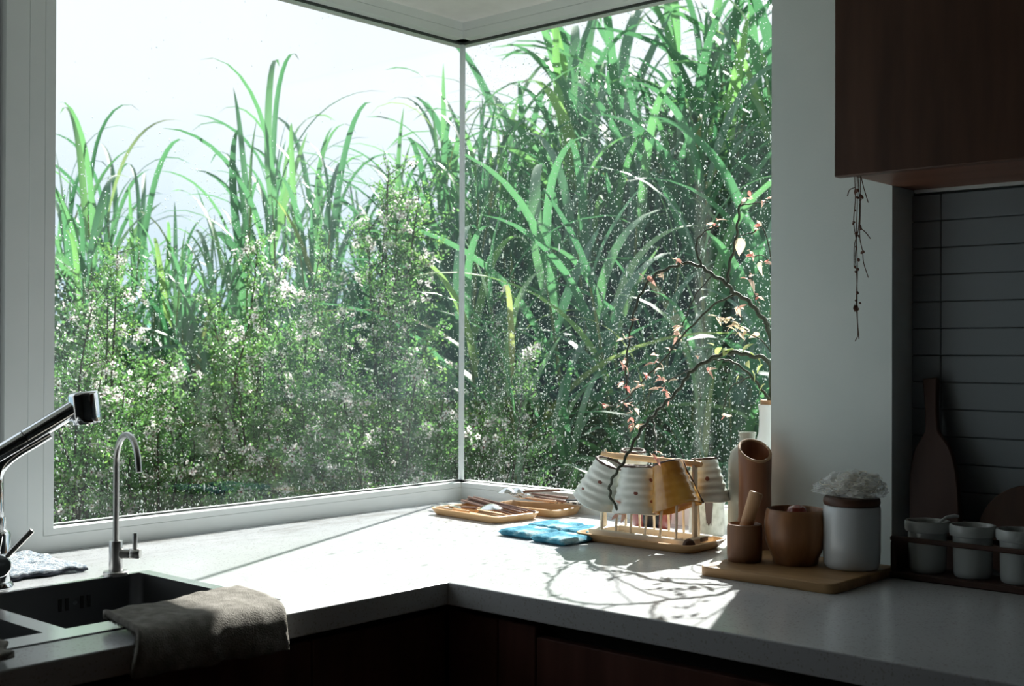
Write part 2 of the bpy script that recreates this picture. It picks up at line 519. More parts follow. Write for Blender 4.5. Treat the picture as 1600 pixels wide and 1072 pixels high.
def tube_arrays(pts, radii, seg=8, cap=True):
    pts = [Vector(p) for p in pts]
    n = len(pts)
    if isinstance(radii, (int, float)):
        radii = [radii] * n
    V, F = [], []
    t0 = (pts[1] - pts[0]).normalized()
    ref = Vector((0, 0, 1)) if abs(t0.z) < 0.9 else Vector((1, 0, 0))
    nrm = t0.cross(ref).normalized()
    for i in range(n):
        if i == 0:
            t = pts[1] - pts[0]
        elif i == n - 1:
            t = pts[-1] - pts[-2]
        else:
            t = pts[i + 1] - pts[i - 1]
        t.normalize()
        nrm = (nrm - t * nrm.dot(t))
        if nrm.length < 1e-6:
            nrm = t.cross(Vector((0.3, 0.5, 0.8)))
        nrm.normalize()
        b = t.cross(nrm)
        for k in range(seg):
            a = 2 * PI * k / seg
            V.append(pts[i] + (nrm * math.cos(a) + b * math.sin(a)) * radii[i])
    for i in range(n - 1):
        for k in range(seg):
            k2 = (k + 1) % seg
            F.append((i * seg + k, i * seg + k2, (i + 1) * seg + k2, (i + 1) * seg + k))
    if cap:
        F.append(tuple(reversed(range(seg))))
        F.append(tuple((n - 1) * seg + k for k in range(seg)))
    return V, F


def tube(name, pts, radii, mat, parent=None, seg=10, cap=True, loc=None, rot=None, kind=None):
    V, F = tube_arrays(pts, radii, seg, cap)
    return link(name, mesh_pd(V, F, name, True, 50), mat, parent, loc=loc, rot=rot, kind=kind)


def tubes(name, lines, mat, parent=None, seg=6, kind=None):
    V, F = [], []
    for pts, rad in lines:
        v, f = tube_arrays(pts, rad, seg, True)
        o = len(V)
        V += v
        F += [tuple(i + o for i in q) for q in f]
    return link(name, mesh_pd(V, F, name, True, 50), mat, parent, kind=kind)


def smooth_path(pts, sub=4):
    """Catmull-Rom"""
    P = [Vector(p) for p in pts]
    P = [P[0] * 2 - P[1]] + P + [P[-1] * 2 - P[-2]]
    out = []
    for i in range(1, len(P) - 2):
        a, b, c, d = P[i - 1], P[i], P[i + 1], P[i + 2]
        for k in range(sub):
            t = k / sub
            out.append(0.5 * ((2 * b) + (c - a) * t + (2 * a - 5 * b + 4 * c - d) * t * t + (3 * b - a - 3 * c + d) * t ** 3))
    out.append(P[-2])
    return out


def cell_slab(xs, ys, inside, z0, z1):
    """closed solid made of the grid cells for which inside(cx, cy) is true"""
    bm = bmesh.new()
    vt = {}

    def V(x, y, z):
        k = (round(x, 5), round(y, 5), z)
        if k not in vt:
            vt[k] = bm.verts.new((x, y, z))
        return vt[k]
    nx, ny = len(xs) - 1, len(ys) - 1
    ins = lambda i, j: 0 <= i < nx and 0 <= j < ny and inside((xs[i] + xs[i + 1]) / 2, (ys[j] + ys[j + 1]) / 2)
    for i in range(nx):
        for j in range(ny):
            if not ins(i, j):
                continue
            x0, x1, y0, y1 = xs[i], xs[i + 1], ys[j], ys[j + 1]
            bm.faces.new([V(x0, y0, z1), V(x1, y0, z1), V(x1, y1, z1), V(x0, y1, z1)])
            bm.faces.new([V(x0, y1, z0), V(x1, y1, z0), V(x1, y0, z0), V(x0, y0, z0)])
            if not ins(i - 1, j):
                bm.faces.new([V(x0, y0, z0), V(x0, y0, z1), V(x0, y1, z1), V(x0, y1, z0)])
            if not ins(i + 1, j):
                bm.faces.new([V(x1, y1, z0), V(x1, y1, z1), V(x1, y0, z1), V(x1, y0, z0)])
            if not ins(i, j - 1):
                bm.faces.new([V(x1, y0, z0), V(x1, y0, z1), V(x0, y0, z1), V(x0, y0, z0)])
            if not ins(i, j + 1):
                bm.faces.new([V(x0, y1, z0), V(x0, y1, z1), V(x1, y1, z1), V(x1, y1, z0)])
    bmesh.ops.dissolve_limit(bm, angle_limit=0.01, verts=bm.verts, edges=bm.edges)
    return bm


def rounded_rect(w, d, r, n=5):
    pts = []
    for cx, cy, a0 in ((w / 2 - r, d / 2 - r, 0), (-w / 2 + r, d / 2 - r, 90), (-w / 2 + r, -d / 2 + r, 180), (w / 2 - r, -d / 2 + r, 270)):
        for k in range(n + 1):
            a = math.radians(a0 + 90 * k / n)
            pts.append((cx + r * math.cos(a), cy + r * math.sin(a)))
    return pts


def loft(sections, cap0=True, cap1=True):
    """sections: list of (outline2d, z)"""
    V, F = [], []
    n = len(sections[0][0])
    for outline, z in sections:
        V += [(x, y, z) for x, y in outline]
    for i in range(len(sections) - 1):
        for k in range(n):
            k2 = (k + 1) % n
            F.append((i * n + k, i * n + k2, (i + 1) * n + k2, (i + 1) * n + k))
    if cap0:
        F.append(tuple(reversed(range(n))))
    if cap1:
        F.append(tuple((len(sections) - 1) * n + k for k in range(n)))
    return V, F


def tray_me(w, d, h, r, wall=0.006, flare=0.006, floor_t=0.004):
    s = []
    s.append((rounded_rect(w - 2 * flare - 0.006, d - 2 * flare - 0.006, r), 0))
    s.append((rounded_rect(w - 2 * flare, d - 2 * flare, r), 0.003))
    s.append((rounded_rect(w, d, r), h - 0.001))
    s.append((rounded_rect(w - 0.003, d - 0.003, r), h))
    s.append((rounded_rect(w - 2 * wall + 0.002, d - 2 * wall + 0.002, r * 0.8), h))
    s.append((rounded_rect(w - 2 * wall, d - 2 * wall, r * 0.8), h - 0.001))
    s.append((rounded_rect(w - 2 * wall - 2 * flare, d - 2 * wall - 2 * flare, r * 0.7), floor_t))
    V, F = loft(s)
    return mesh_pd(V, F, 'tray', True, 40)


def copy_tree(o, parent=None):
    c = o.copy()
    COL.objects.link(c)
    c.parent = parent
    for ch in [x for x in KIDS.get(o.name, [])]:
        copy_tree(ch, c)
    return c


KIDS = {}

# ================================================================== THE SETTING
def struct(name, bm_or_me, mat, parent=None, bevel=0.0):
    me = bm_or_me if isinstance(bm_or_me, bpy.types.Mesh) else mesh_from_bm(bm_or_me, name, False)
    o = link(name, me, mat, parent)
    if parent is None:
        o['kind'] = 'structure'
    if bevel:
        b = o.modifiers.new('b', 'BEVEL'); b.width = bevel; b.segments = 2; b.angle_limit = 0.6
    return o


def boxes_bm(lst):
    bm = bmesh.new()
    for b in lst:
        add_box(bm, *b)
    return bm


WT, SOF, CEIL = 0.90, 2.109, 2.60      # worktop top, soffit, ceiling heights
struct('floor', boxes_bm([(-0.15, 4.6, -5.1, 0.15, -0.1, 0.0)]), 'floor_wood')
struct('ceiling', cell_slab([-0.16, 0.82, 4.6], [-5.1, -0.88, 0.16], lambda x, y: not (x > 0.82 and y < -0.88), SOF, CEIL + 0.02), 'soffit_paint')
struct('ceiling_main', boxes_bm([(0.80, 4.6, -5.1, -0.86, CEIL, CEIL + 0.12)]), 'room_paint')
struct('wall_left', boxes_bm([(-0.15, 0.0, -5.1, 0.15, -0.1, WT), (-0.15, 0.03, -5.1, -2.25, WT, SOF)]), 'room_paint')
struct('wall_back', boxes_bm([(0.0, 4.6, 0.0, 0.15, -0.1, WT), (1.03, 4.6, 0.0, 0.15, WT, SOF)]), 'room_paint')
struct('wall_right', boxes_bm([(4.5, 4.6, -5.1, 0.0, 0, CEIL)]), 'room_paint')
struct('wall_front', boxes_bm([(0.0, 4.6, -5.1, -5.0, 0, CEIL)]), 'room_paint')
pillar = struct('wall_pillar', boxes_bm([(1.011, 1.253, -0.2, 0.02, WT - 0.1, SOF)]), 'plaster')
tiled = struct('wall_tiled', boxes_bm([(1.253, 4.5, -0.110, 0.0, WT - 0.1, SOF)]), 'grout')

# tiles: rows of long glazed tiles in stack bond, each a piece of its own
tile_rows = [1.563 - 0.0485 * k for k in range(15)]
tile_meshes = {}
for cx0, cx1 in ((1.2535, 1.3070), (1.3079, 1.5485), (1.550, 1.790), (1.7915, 2.0315), (2.033, 2.273), (2.2745, 2.5145), (2.516, 2.756)):
    w_ = round(cx1 - cx0, 4)
    for k, z1 in enumerate(tile_rows):
        z0 = z1 - 0.0472
        if z1 < WT:
            continue
        key = (w_, round(z1 - z0, 4))
        if key not in tile_meshes:
            bm = bmesh.new()
            add_box(bm, 0, w_, -0.0075, 0.002, 0, z1 - z0, bev=0.0014, seg=1)
            tile_meshes[key] = mesh_from_bm(bm, 'tile')
        t = link('tile', tile_meshes[key], 'tile_glaze', tiled)
        t.location = (cx0, -0.110 + rng.uniform(-0.0006, 0.0004), z0)
        t.rotation_euler = (rng.uniform(-0.008, 0.008), 0, rng.uniform(-0.002, 0.002))
rest = struct('tile_field', boxes_bm([(2.7575, 4.5, -0.1165, -0.109, WT, 1.565)]), 'tile_glaze', tiled)


# windows ------------------------------------------------------------
def window(name):
    o = bpy.data.objects.new(name, None)
    COL.objects.link(o)
    o['kind'] = 'structure'
    return o


def drops_mesh(n, place, axis, seed, name):
    """clear hemispherical drops sitting on the outer face of a pane; axis 'x' or 'y' is the pane normal"""
    r = np.random.default_rng(seed)
    S, T = 6, []
    for ring, (rr, hh) in enumerate(((1.0, 0.0), (0.74, 0.52))):
        for k in range(S):
            a = 2 * PI * k / S
            T.append((rr * math.cos(a), rr * math.sin(a), hh))
    T.append((0, 0, 0.74))
    T = np.array(T)
    F = []
    for ring in range(1):
        for k in range(S):
            k2 = (k + 1) % S
            a, b, c, d = ring * S + k, ring * S + k2, (ring + 1) * S + k2, (ring + 1) * S + k
            F += [(a, b, c), (a, c, d)]
    for k in range(S):
        F.append((S + k, S + (k + 1) % S, 2 * S))
    F = np.array(F)
    pts = place(r, n)
    n = len(pts)
    rad = np.clip(r.lognormal(math.log(0.00088), 0.38, n), 0.0005, 0.0030)
    el = 1 + 0.35 * r.random(n) + (r.random(n) < 0.06) * r.random(n) * 3
    V = np.empty((n, len(T), 3))
    u = T[None, :, 0] * rad[:, None] * (0.85 + 0.3 * r.random(n))[:, None]
    v = T[None, :, 1] * (rad * el)[:, None]
    h = T[None, :, 2] * rad[:, None] * 0.9
    if axis == 'x':
        V[:, :, 0] = -0.0032 - h
        V[:, :, 1] = pts[:, 0, None] + u
    else:
        V[:, :, 1] = 0.0032 + h
        V[:, :, 0] = pts[:, 0, None] + u
    V[:, :, 2] = pts[:, 1, None] + v
    FF = (F[None] + (np.arange(n) * len(T))[:, None, None]).reshape(-1, 3)
    return mesh_np(V.reshape(-1, 3), FF, name, True)


def place_left(r, n):
    y = -1.112 + 1.107 * r.random(n * 3)
    z = 0.945 + 1.12 * r.random(n * 3)
    hz = (z - 0.945) / 1.12
    ty = (y + 1.112) / 1.107
    p = np.where(hz < 0.45, 1.0, np.clip(1.0 - (hz - 0.45) / 0.30, 0.03, 1)) * (0.45 + 0.55 * np.abs(np.sin(5 * ty + 3 * hz + 0.6)))
    keep = r.random(n * 3) < p
    return np.stack([y, z], 1)[keep][:n]


def place_right(r, n):
    x = 0.005 + 1.005 * r.random(n * 3)
    z = 0.945 + 1.12 * r.random(n * 3)
    hz = (z - 0.945) / 1.12
    p = np.clip(1.25 - hz * 0.95, 0.25, 1) * (0.5 + 0.5 * np.abs(np.sin(7 * x + 2 * hz)))
    keep = r.random(n * 3) < p
    return np.stack([x, z], 1)[keep][:n]


glass_pane_mat('pane_glass_a', 0.7, (0.0012, 0.026, 0.004))
glass_pane_mat('pane_glass_b', 3.1, (0.0006, 0.004, 0.006))

IN = 0.035
w1 = window('window_1')
struct('bottom_rail', boxes_bm([(-0.03, IN, -1.19, -0.0, 0.9, 0.931), (-0.03, IN - 0.002, -1.15, 0, 0.931, 0.932), (-0.03, IN, -1.15, 0.0, 0.932, 0.944)]), 'frame_white', w1)
struct('bottom_gasket', boxes_bm([(-0.004, 0.007, -1.132, 0.0, 0.943, 0.9465)]), 'gasket', w1)
struct('top_rail', boxes_bm([(-0.03, IN, -2.3, 0.0, 2.068, 2.087), (-0.03, IN - 0.002, -2.3, 0, 2.087, 2.088), (-0.03, IN + 0.001, -2.3, 0, 2.088, SOF + 0.001)]), 'frame_white', w1)
struct('top_gasket', boxes_bm([(-0.004, 0.0065, -1.132, -0.0, 2.0640, 2.0685)]), 'gasket', w1)
struct('glazing_bead', boxes_bm([(-0.03, IN, -1.1505, -1.1305, 0.944, 2.068)]), 'frame_white', w1)
struct('jamb', boxes_bm([(-0.03, IN, -1.1810, -1.1512, 0.931, 2.068)]), 'frame_white', w1)
struct('mullion', boxes_bm([(-0.05, IN + 0.001, -1.2265, -1.1822, 0.90, 2.068), (-0.03, IN - 0.004, -1.19, -1.14, 0.93, 2.068)]), 'frame_white', w1)
struct('pane', boxes_bm([(-0.003, 0.003, -1.14, -0.001, 0.935, 2.075)]), 'pane_glass_a', w1)
link('raindrops', drops_mesh(9000, place_left, 'x', 5, 'raindrops'), 'raindrop', w1, kind='stuff')

w2 = window('window_2')
struct('bottom_rail', boxes_bm([(0.0, 1.03, -IN, 0.03, 0.9, 0.931), (0.0, 1.03, -IN + 0.002, 0.03, 0.931, 0.932), (0.0, 1.03, -IN, 0.03, 0.932, 0.944)]), 'frame_white', w2)
struct('bottom_gasket', boxes_bm([(0.0, 1.03, -0.006, 0.004, 0.943, 0.9455)]), 'gasket', w2)
struct('top_rail', boxes_bm([(0.0, 1.03, -IN, 0.03, 2.068, 2.087), (0, 1.03, -IN + 0.002, 0.03, 2.087, 2.088), (0, 1.03, -IN - 0.001, 0.03, 2.088, SOF + 0.001)]), 'frame_white', w2)
struct('top_gasket', boxes_bm([(0.0, 1.03, -0.0065, 0.004, 2.0640, 2.0685)]), 'gasket', w2)
struct('pane', boxes_bm([(0.001, 1.03, -0.003, 0.003, 0.935, 2.075)]), 'pane_glass_b', w2)
struct('corner_joint', boxes_bm([(-0.0055, 0.0045, -0.0045, 0.0055, 0.93, 2.07)]), 'frame_white', w2)
link('raindrops', drops_mesh(18000, place_right, 'y', 6, 'raindrops'), 'raindrop', w2, kind='stuff')

w3 = window('window_3')
struct('bottom_rail', boxes_bm([(-0.03, IN, -2.3, -1.2265, 0.9, 0.944)]), 'frame_white', w3)
struct('sash_stile', boxes_bm([(-0.045, 0.005, -1.300, -1.245, 0.944, 2.068)]), 'frame_white', w3)
struct('sash_seal', boxes_bm([(-0.04, 0.02, -1.2440, -1.2405, 0.944, 2.068)]), 'gasket', w3)
struct('pane', boxes_bm([(-0.003, 0.003, -2.25, -1.24, 0.94, 2.07)]), 'pane_glass_a', w3)

# ground and far hills outside
bm = bmesh.new()
GX = [-60, -30, -16, -9, -5, -2.5, -1, 0, 1, 3, 8, 20, 60]
bmesh.ops.create_grid(bm, x_segments=60, y_segments=60, size=60)
for v in bm.verts:
    d = math.hypot(v.co.x, v.co.y)
    v.co.z = -0.05 + 0.25 * noise.noise(v.co * 0.2) * min(1, d / 8) - (0 if d < 10 else (d - 10) * 0.03)
for v in bm.verts:
    if -0.6 < v.co.x < 6 and -6.5 < v.co.y < 0.6:
        v.co.z = -0.15
struct('ground', mesh_from_bm(bm, 'ground', True), 'soil_ground')
V, F = [], []
N = 90
for i in range(N):
    a = math.radians(60 + 140 * i / (N - 1))
    for j, (rr, hf) in enumerate(((330, 0), (380, 0.7), (430, 1.0), (520, 0.6), (600, 0.0))):
        h = 20 + 11 * noise.noise(Vector((a * 3, 0.3 * j, 0))) + 6 * noise.noise(Vector((a * 11, j, 3)))
        V.append((rr * math.cos(a), rr * math.sin(a), -18 + (h + 6) * hf))
for i in range(N - 1):
    for j in range(4):
        F.append((i * 5 + j, i * 5 + j + 1, (i + 1) * 5 + j + 1, (i + 1) * 5 + j))
struct('hills', mesh_pd(V, F, 'hills'), 'hill_haze')

# ================================================================== WORKTOP, CABINETS, SINK
top = link('worktop', mesh_from_bm(cell_slab([0.0, 0.346, 0.648, 0.787, 3.2], [-3.4, -1.955, -1.141, -0.847, -0.0],
           lambda x, y: (x < 0.787 or y > -0.847) and not (0.346 < x < 0.648 and -1.955 < y < -1.141), WT - 0.037, WT), 'worktop', False), 'quartz')
b = top.modifiers.new('b', 'BEVEL'); b.width = 0.0022; b.segments = 2; b.angle_limit = 0.6
tag(top, 'pale speckled stone worktop turning the corner under both windows', 'worktop')

bc = thing('base_cabinet', 'dark red-brown wooden cabinet run under the sink side of the worktop', 'cabinet', (0.4, -2.1, 0))
bc.rotation_euler = (0, 0, 0)


def part_world(name, blist, mat, parent, bev=0.0015):
    bm = bmesh.new()
    for bb in blist:
        add_box(bm, *bb, bev=bev, seg=1)
    L = parent.location
    for v in bm.verts:
        v.co -= L
    return link(name, mesh_from_bm(bm, name), mat, parent)


part_world('carcass', [(0.02, 0.745, -3.3, -1.972, 0.0, 0.83), (0.02, 0.30, -1.972, -0.84, 0, 0.83), (0.70, 0.745, -1.972, -0.84, 0, 0.83),
                       (0.02, 0.745, -1.972, -0.84, 0.0, 0.60)], 'recess_dark', bc, 0)
part_world('rail', [(0.70, 0.742, -3.3, -0.84, 0.83, 0.862)], 'recess_dark', bc, 0)
part_world('filler_panel', [(0.745, 0.765, -1.108, -0.828, 0.08, 0.848)], 'base_wood', bc)
for y1 in (-1.111, -1.561, -2.011, -2.461):
    part_world('door', [(0.745, 0.765, y1 - 0.447, y1, 0.08, 0.848)], 'base_wood', bc)
bc2 = thing('base_cabinet', 'dark red-brown wooden cabinet run under the tiled-wall side of the worktop', 'cabinet', (1.8, -0.4, 0))
part_world('carcass', [(0.77, 3.1, -0.80, -0.02, 0.0, 0.83)], 'recess_dark', bc2, 0)
part_world('rail', [(0.77, 3.1, -0.795, -0.75, 0.83, 0.862)], 'recess_dark', bc2, 0)
part_world('filler_panel', [(0.767, 0.8765, -0.825, -0.805, 0.08, 0.850)], 'base_wood', bc2)
part_world('filler_panel', [(0.8785, 0.9565, -0.825, -0.805, 0.08, 0.850)], 'base_wood', bc2)
for x0 in (0.9595, 1.5605, 2.1615):
    part_world('door', [(x0, x0 + 0.598, -0.826, -0.806, 0.08, 0.834)], 'base_wood', bc2)

# upper cabinet
uc = thing('wall_cabinet', 'dark brown wooden wall cabinet hanging over the tiled niche', 'cabinet', (1.9, -0.27, 1.57))
part_world('body', [(1.2575, 2.9, -0.405, -0.118, 1.572, 2.105)], 'cabinet_wood_under', uc)
for k in range(2):
    x0 = 1.2565 + k * 0.602
    part_world('door', [(x0, x0 + 0.599, -0.428, -0.4075, 1.564, 2.106)], 'cabinet_wood', uc, 0.002)
part_world('door', [(2.4605, 2.9, -0.428, -0.4075, 1.564, 2.106)], 'cabinet_wood', uc, 0.002)
part_world('light_lip', [(1.262, 2.9, -0.128, -0.118, 1.5665, 1.572)], 'frame_white', uc, 0)

# sink
sk = thing('sink', 'double stainless steel sink with dark deep basins set in the worktop', 'sink', (0.5, -1.5, 0.9))
rim = link('rim', mesh_from_bm(cell_slab([x - 0.5 for x in (0.338, 0.3475, 0.6465, 0.6955)], [y + 1.5 for y in (-1.966, -1.955, -1.470, -1.438, -1.143, -1.120)],
           lambda x, y: not (-0.1525 < x < 0.1465 and (-0.455 < y < 0.03 or 0.062 < y < 0.357)), 0.0, 0.0016), 'rim', False), 'sink_rim', sk)
link('rim_gap', mesh_from_bm(boxes_bm([(0.1955, 0.1985, -0.466, 0.382, 0.0, 0.0008)]), 'gap', False), 'gasket', sk)


def basin(y0, y1):
    x0, x1 = -0.1525, 0.1465
    w, d = x1 - x0, y1 - y0
    s = []
    for z, ins, r in ((0.0, 0, 0.022), (-0.17, 0.004, 0.022), (-0.192, 0.010, 0.02), (-0.2, 0.03, 0.02)):
        s.append((rounded_rect(w - 2 * ins, d - 2 * ins, r, 6), z))
    for z, ins, r in ((-0.203, 0.03, 0.02), (-0.195, 0.008, 0.02), (-0.17, 0.0025, 0.022), (0.0, -0.0015, 0.022)):
        s.append((rounded_rect(w - 2 * ins, d - 2 * ins, r, 6), z))
    n = len(s[0][0])
    V, F = loft(s, False, False)
    F.append(tuple(3 * n + k for k in range(n)))
    F.append(tuple(reversed([4 * n + k for k in range(n)])))
    F = [f for f in F if not (min(f) >= 3 * n and max(f) < 5 * n and len(f) == 4)]
    V = [(x + (x0 + x1) / 2, y + (y0 + y1) / 2, z) for x, y, z in V]
    return link('basin', mesh_pd(V, F, 'basin', True, 40), 'sink_steel', sk)


bs = basin(0.062, 0.357)
basin(-0.455, 0.03)
for y in (0.214, 0.226, 0.252, 0.264):
    link('overflow_slot', mesh_from_bm(boxes_bm([(-0.1522, -0.1500, y - 0.0028, y + 0.0028, -0.042, -0.022)]), 'slot', False), 'black_rubber', bs)
tube('overflow_screw', [(-0.1522, 0.239, -0.031), (-0.149, 0.239, -0.031)], 0.0035, 'chrome', bs)
link('drain', lathe_me([(0, -0.1985), (0.02, -0.1985), (0.05, -0.1965), (0.055, -0.1995)], 32), 'chrome', sk, loc=(0, 0.2, 0))

# ------------------------------------------------------------------ kitchen mixer tap (pull-out spray)
kt = thing('mixer_tap', 'tall polished chrome mixer tap with thick pull-out spray arm', 'tap', (0.296, -1.366, 0.9))
link('base_flange', lathe_me([(0, 0), (0.027, 0), (0.0275, 0.003), (0.024, 0.009), (0.0, 0.009)], 40), 'chrome', kt)
link('body', lathe_me([(0, 0.006), (0.0205, 0.006), (0.0215, 0.012), (0.0215, 0.085), (0.019, 0.090), (0.0145, 0.093), (0.0140, 0.112), (0.0115, 0.113), (0.0115, 0.12), (0, 0.12)], 40), 'chrome', kt)
pth = smooth_path([(0, 0, 0.11), (0, 0, 0.150), (0.0, 0.0, 0.178), (0.003, 0.010, 0.198), (0.009, 0.028, 0.214), (0.017, 0.052, 0.229), (0.024, 0.074, 0.243)], 6)
tube('spout', pth, 0.0105, 'chrome', kt, 20)
p0, p1 = Vector((-0.005, -0.022, 0.196)), Vector((0.040, 0.112, 0.283))
dr = (p1 - p0).normalized()
tube('spray_arm', [p0, p0 + dr * 0.005, p0 + dr * 0.075], [0.0118, 0.0135, 0.0140], 'chrome', kt, 28)
tube('arm_ring', [p0 + dr * 0.0745, p0 + dr * 0.077], 0.0132, 'black_rubber', kt, 28)
tube('hose_sleeve', [p0 + dr * 0.0765, p0 + dr * 0.150, p1 + dr * 0.0], [0.0140, 0.0145, 0.0150], 'chrome', kt, 28)
hd = link('spray_head', lathe_me([(0, 0.052), (0.021, 0.052), (0.0235, 0.050), (0.0245, 0.046), (0.0245, 0.016), (0.0240, 0.0155), (0.0245, 0.015), (0.0248, 0.003), (0.0235, 0.0), (0.020, -0.0005), (0.019, 0.002), (0, 0.002)], 48), 'chrome', kt)
hd.location = Vector((0.047, 0.128, 0.257))
hd.rotation_euler = (math.radians(5), math.radians(-4), 0)
link('nozzle_face', lathe_me([(0, 0.0), (0.018, 0.0), (0.0185, 0.003)], 32), 'black_rubber', hd)
cd = Vector((0.93, -0.37, 0)).normalized()
tube('valve_body', [Vector((0, 0, 0.045)) - cd * 0.0, Vector((0, 0, 0.045)) + cd * 0.046], 0.0165, 'chrome', kt, 32)
tube('valve_cap', [Vector((0, 0, 0.045)) + cd * 0.047, Vector((0, 0, 0.045)) + cd * 0.049, Vector((0, 0, 0.045)) + cd * 0.066, Vector((0, 0, 0.045)) + cd * 0.068],
     [0.0165, 0.0178, 0.0178, 0.0165], 'chrome', kt, 40)
lv0 = Vector((0, 0, 0.045)) + cd * 0.054
ld = Vector((0.25, 0.52, 0.62)).normalized()
tube('lever', [lv0 + ld * 0.012, lv0 + ld * 0.030, lv0 + ld * 0.070, lv0 + ld * 0.0705], [0.0042, 0.0045, 0.0048, 0.0042], 'brushed_steel', kt, 20)

# ------------------------------------------------------------------ filter tap
ft = thing('filter_tap', 'slim brushed steel gooseneck filter tap with small lever behind the sink', 'tap', (0.333, -1.178, 0.9))
link('base_flange', lathe_me([(0, 0), (0.0205, 0), (0.0205, 0.006), (0.0190, 0.0075), (0, 0.0075)], 40), 'brushed_steel', ft)
link('body', lathe_me([(0, 0.006), (0.0105, 0.006), (0.0112, 0.008), (0.0112, 0.056), (0.0105, 0.0575), (0.006, 0.058), (0, 0.058)], 32), 'brushed_steel', ft)
gd = Vector((0.98, -0.2, 0)).normalized()
R_ = 0.052
gp = [Vector((0, 0, 0.05)), Vector((0, 0, 0.12)), Vector((0, 0, 0.186))]
for k in range(1, 17):
    a = PI - PI * 0.96 * k / 16
    gp.append(Vector((0, 0, 0.186)) + gd * (R_ + R_ * math.cos(a)) + Vector((0, 0, R_ * math.sin(a))))
e_ = (gp[-1] - gp[-2]).normalized()
gp.append(gp[-1] + e_ * 0.012)
tube('gooseneck', gp, [0.0052] * (len(gp) - 2) + [0.0052, 0.0049], 'brushed_steel', ft, 18)
hx = Vector((0.748, 0.664, 0)).normalized()
tube('valve', [hx * 0.008 + Vector((0, 0, 0.036)), hx * 0.0235 + Vector((0, 0, 0.036))], 0.0085, 'brushed_steel', ft, 24)
tube('valve_knob', [hx * 0.0242 + Vector((0, 0, 0.036)), hx * 0.025 + Vector((0, 0, 0.036)), hx * 0.040 + Vector((0, 0, 0.036)), hx * 0.041 + Vector((0, 0, 0.036))], [0.0080, 0.0088, 0.0088, 0.008], 'brushed_steel', ft, 24)
tube('lever', [hx * 0.032 + Vector((0, 0, 0.043)), hx * 0.032 + Vector((0, 0, 0.070)), hx * 0.032 + Vector((0, 0, 0.071))], [0.0040, 0.0042, 0.0038], 'brushed_steel', ft, 16)

# ================================================================== TEXTILES
def cloth_from_grid(name, P, mat, parent=None, thick=0.006, fuzz=0, fuzz_mat=None, fuzz_len=0.004, label=None, cat=None):
    """P[i][j] = Vector grid of the upper side; closed cloth of real thickness plus terry loops"""
    ni, nj = len(P), len(P[0])
    nrm = [[None] * nj for _ in range(ni)]
    for i in range(ni):
        for j in range(nj):
            a = P[min(i + 1, ni - 1)][j] - P[max(i - 1, 0)][j]
            b = P[i][min(j + 1, nj - 1)] - P[i][max(j - 1, 0)]
            n = a.cross(b)
            nrm[i][j] = n.normalized() if n.length > 1e-9 else Vector((0, 0, 1))
    V = [P[i][j] for i in range(ni) for j in range(nj)]
    V += [P[i][j] - nrm[i][j] * thick for i in range(ni) for j in range(nj)]
    F = []
    o = ni * nj
    for i in range(ni - 1):
        for j in range(nj - 1):
            q = (i * nj + j, (i + 1) * nj + j, (i + 1) * nj + j + 1, i * nj + j + 1)
            F.append(q)
            F.append(tuple(o + k for k in reversed(q)))
    ring = [i * nj for i in range(ni)] + [(ni - 1) * nj + j for j in range(1, nj)] + [i * nj + nj - 1 for i in range(ni - 2, -1, -1)] + [j for j in range(nj - 2, 0, -1)]
    for a, b in zip(ring, ring[1:] + ring[:1]):
        F.append((b, a, o + a, o + b))
    ob = link(name, mesh_pd(V, F, name), mat, parent)
    if label:
        tag(ob, label, cat)
    if fuzz:
        FV, FF = [], []
        r = random.Random(len(name) + fuzz)
        for _ in range(fuzz):
            i, j = r.random() * (ni - 1.001), r.random() * (nj - 1.001)
            i0, j0 = int(i), int(j)
            fi, fj = i - i0, j - j0
            p = P[i0][j0].lerp(P[i0 + 1][j0], fi).lerp(P[i0][j0 + 1].lerp(P[i0 + 1][j0 + 1], fi), fj)
            n = nrm[i0][j0]
            t = Vector((r.uniform(-1, 1), r.uniform(-1, 1), r.uniform(-1, 1)))
            t = (t - n * t.dot(n)).normalized()
            tip = p + n * fuzz_len * r.uniform(0.5, 1.1) + t * fuzz_len * r.uniform(0.1, 0.7)
            s = n.cross(t) * 0.0007
            k = len(FV)
            FV += [p - s - n * 0.0005, p + s - n * 0.0005, tip]
            FF.append((k, k + 1, k + 2))
        link('terry_pile', mesh_np(FV, FF, 'pile', False), fuzz_mat or mat, ob, kind='stuff')
    return ob


def towel_grid():
    P = []
    path = [(0.652, 0.012), (0.665, 0.015), (0.69, 0.014), (0.715, 0.0135), (0.74, 0.013), (0.765, 0.013), (0.785, 0.012), (0.796, 0.007), (0.803, -0.003), (0.806, -0.013), (0.807, -0.020), (0.807, -0.027), (0.806, -0.033)]
    path = smooth_path([(x, 0, z) for x, z in path], 3)
    L = len(path) - 1
    for i in range(46):
        u = i / 45
        row = []
        for j, q in enumerate(path):
            v = j / L
            y = -1.405 + 0.235 * u - 0.030 * v * (1 - 0.3 * u) + 0.008 * math.sin(v * 5 + 1)
            x = q.x + (0.020 * (1 - u) * (1 - v) - 0.006 * u * (1 - v))
            n = noise.noise(Vector((u * 5, v * 4, 1.3))) * 0.004 + noise.noise(Vector((u * 14, v * 12, 7))) * 0.0015
            fold = 0.006 * math.exp(-((u - 0.42 - 0.22 * (v - 0.55)) / 0.045) ** 2) * max(0, v - 0.5) * 2
            low = max(0, v - 0.7) / 0.3
            z = 0.9 + q.z + n * (1 - low) - low * (0.002 + 0.008 * u) + 0.003 * math.exp(-(u / 0.05) ** 2) * (1 - low)
            x2 = x + (n + fold) * low + fold * 0.4 + (0.004 * math.sin(u * 9) * low)
            row.append(Vector((x2, y, z)))
        P.append(row)
    return P


